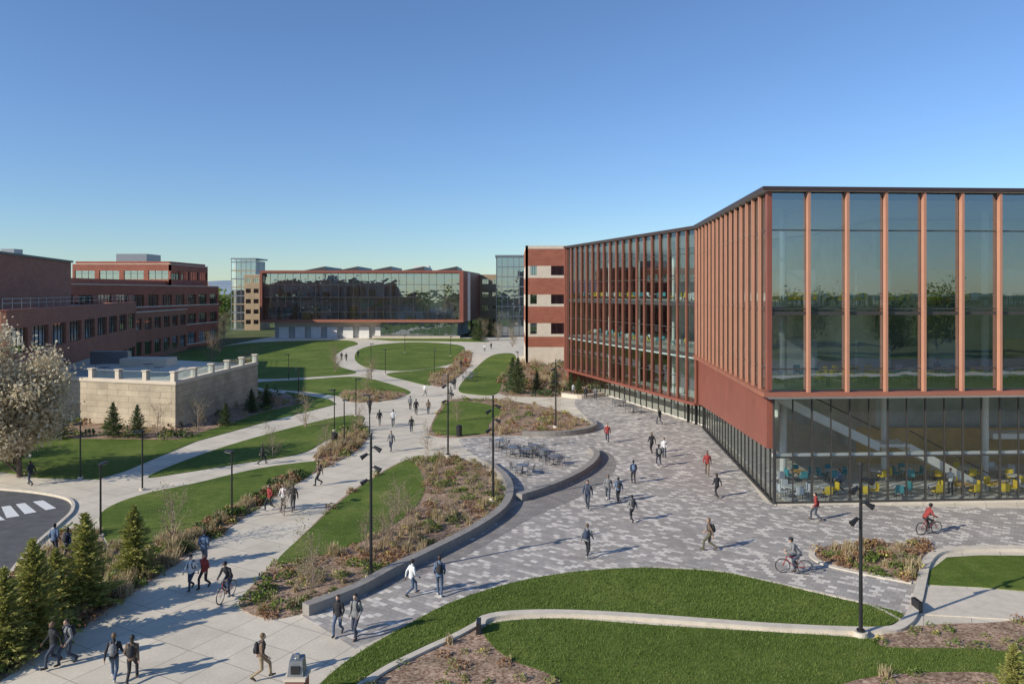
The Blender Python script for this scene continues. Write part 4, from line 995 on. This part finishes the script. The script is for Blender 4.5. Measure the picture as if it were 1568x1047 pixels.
# people inside the building
for (x, y, z, pz, fc, tp) in ((22.3, 51.6, 13.01, 'stand', 1.0, WHT), (29.5, 52.3, 7.66, 'stand', 3.0, BLU), (33.6, 51.9, 7.66, 'step', .5, GRY), (30.2, 51.9, .13, 'stand', 2.5, WHT), (38.6, 52.3, .13, 'step', 1.2, NVY), (22.6, 51.9, .13, 'walk1', 1.5, BLU)):
    person("standing_student", 0, 0, pz, fc, tp, DJ, 1.75, None, xy=(x, y), z=z)

def bike_mesh():
    mb = MB(); P = {}
    rw = .345; yb, yf = -.50, .54
    for yc in (yb, yf):
        n = 28
        for i in range(n):
            a0, a1 = 2 * math.pi * i / n, 2 * math.pi * (i + 1) / n
            mb.cyl((0, yc + rw * math.cos(a0), rw + .01 + rw * math.sin(a0)), (0, yc + rw * math.cos(a1), rw + .01 + rw * math.sin(a1)), .021, .021, DARKM, 6, False)
            mb.cyl((0, yc + (rw - .03) * math.cos(a0), rw + .01 + (rw - .03) * math.sin(a0)), (0, yc + (rw - .03) * math.cos(a1), rw + .01 + (rw - .03) * math.sin(a1)), .01, .01, GREYM, 4, False)
        for i in range(14):
            a0 = 2 * math.pi * i / 14; mb.cyl((0.01 * (-1) ** i, yc, rw + .01), (0, yc + (rw - .03) * math.cos(a0), rw + .01 + (rw - .03) * math.sin(a0)), .003, .003, GREYM, 3, False)
        mb.cyl((-.05, yc, rw + .01), (.05, yc, rw + .01), .022, .022, GREYM, 8)
    bb = (0, -.06, .30); st = (0, -.22, .82); hd = (0, .34, .84); hl = (0, .38, .70)
    FRM = simple("bike_paint", (.30, .03, .03), .3, .03, 3)
    for p, q, r in ((bb, st, .018), (st, hd, .017), (bb, hl, .02), (hd, hl, .021)): mb.cyl(p, q, r, r, FRM, 8)
    for sx in (-.035, .035):
        mb.cyl((sx, yb, .355), (sx * .4, -.07, .30), .010, .010, FRM, 6); mb.cyl((sx, yb, .355), (sx * .4, -.215, .80), .009, .009, FRM, 6); mb.cyl((sx * 1.4, yf, .355), (sx, .385, .69), .013, .013, FRM, 6)
    mb.cyl(st, (0, -.25, .93), .013, .013, GREYM, 6); mb.ell((0, -.27, .95), (.07, .14, .035), DARKM, 10, 6)
    mb.cyl(hd, (0, .33, .97), .014, .014, GREYM, 6); mb.cyl((0, .33, .97), (0, .37, 1.0), .014, .014, GREYM, 6)
    for sx in (-1, 1): mb.cyl((0, .37, 1.0), (sx * .16, .36, 1.02), .012, .012, GREYM, 6); mb.cyl((sx * .16, .36, 1.02), (sx * .29, .31, 1.03), .016, .016, DARKM, 6)
    mb.cyl((.05, -.06, .30), (.058, -.06, .30), .095, .095, GREYM, 18); mb.cyl((.04, yb, .355), (.05, yb, .355), .045, .045, GREYM, 12)
    mb.cyl((.054, -.06, .395), (.045, yb, .40), .005, .005, DARKM, 4); mb.cyl((.054, -.06, .205), (.045, yb, .31), .005, .005, DARKM, 4)
    mb.cyl((.07, -.06, .30), (.08, -.12, .455), .011, .011, GREYM, 5); mb.cyl((-.07, -.06, .30), (-.08, 0, .145), .011, .011, GREYM, 5)
    mb.box(.08, .18, -.17, -.07, .445, .47, DARKM); mb.box(-.18, -.08, -.05, .05, .135, .16, DARKM)
    return mb.mesh("bicycle")
BK = bike_mesh()
hm = MB(); hm.ell((0, 0, .055), (.105, .13, .09), DARKM, 14, 8); HELM = hm.mesh("helmet", True)
for u, v, fc, tp, pt, hl in ((1216, 878, 1.35, GRY, DJ, 1), (1422, 818, -1.35, RED, BLK, 1), (347, 918, 3.0, BLK, DJ, 1)):
    e = person("cyclist", u, v, 'ride', fc, tp, pt, 1.77)
    b = bpy.data.objects.new("bicycle", BK); COL.objects.link(b); b.parent = e
    hh = bpy.data.objects.new("helmet", HELM); COL.objects.link(hh); hh.parent = e; hh.location = PM['ride'][1]

# ------------------------------------------------------------------ camera, light, sky
cam = bpy.data.cameras.new("camera"); co = bpy.data.objects.new("camera", cam); COL.objects.link(co)
co.location = (0, 0, H); co.rotation_euler = (math.radians(90), 0, 0)
cam.sensor_width = 36; cam.lens = 36 * F / 1568; cam.shift_y = -(523.5 - HZ) / 1568; cam.clip_end = 20000; cam.clip_start = .1
scene.camera = co
EL = math.radians(27); AZ = math.radians(240)
w = bpy.data.worlds.new("World"); scene.world = w; w.use_nodes = True; nt = w.node_tree
sky = nt.nodes.new("ShaderNodeTexSky"); sky.sky_type = 'NISHITA'; sky.sun_disc = False; sky.sun_elevation = EL; sky.sun_rotation = AZ
sky.air_density = 1.0; sky.dust_density = .05; sky.ozone_density = 2.2; sky.altitude = 50
hs = nt.nodes.new("ShaderNodeHueSaturation"); hs.inputs["Saturation"].default_value = 1.12
nt.links.new(sky.outputs[0], hs.inputs["Color"])
# clear-air tint: slightly deeper blue towards the horizon
tc = nt.nodes.new("ShaderNodeTexCoord"); sx = nt.nodes.new("ShaderNodeSeparateXYZ"); nt.links.new(tc.outputs["Generated"], sx.inputs[0])
rr = ramp(nt, [(0.0, (.58, .72, .90)), (.07, (.62, .74, .92)), (.2, (.76, .82, 1.0)), (.5, (.95, .92, 1.0))]); nt.links.new(sx.outputs[2], rr.inputs[0])
tint = mixc(nt, 1.0, hs.outputs[0], rr.outputs[0], 'MULTIPLY')
bg = nt.nodes["Background"]; nt.links.new(tint, bg.inputs[0]); bg.inputs[1].default_value = .145
sd = Vector((math.sin(AZ) * math.cos(EL), math.cos(AZ) * math.cos(EL), math.sin(EL)))
sl = bpy.data.lights.new("sun", 'SUN'); sl.energy = 5.0; sl.angle = math.radians(.5); sl.color = (1, .93, .80)
so = bpy.data.objects.new("sun", sl); COL.objects.link(so); so.rotation_euler = (-sd).to_track_quat('-Z', 'Y').to_euler(); so.location = (-50, -50, 60)
scene.view_settings.view_transform = 'Standard'; scene.view_settings.look = 'None'; scene.view_settings.exposure = 0; scene.view_settings.gamma = 1
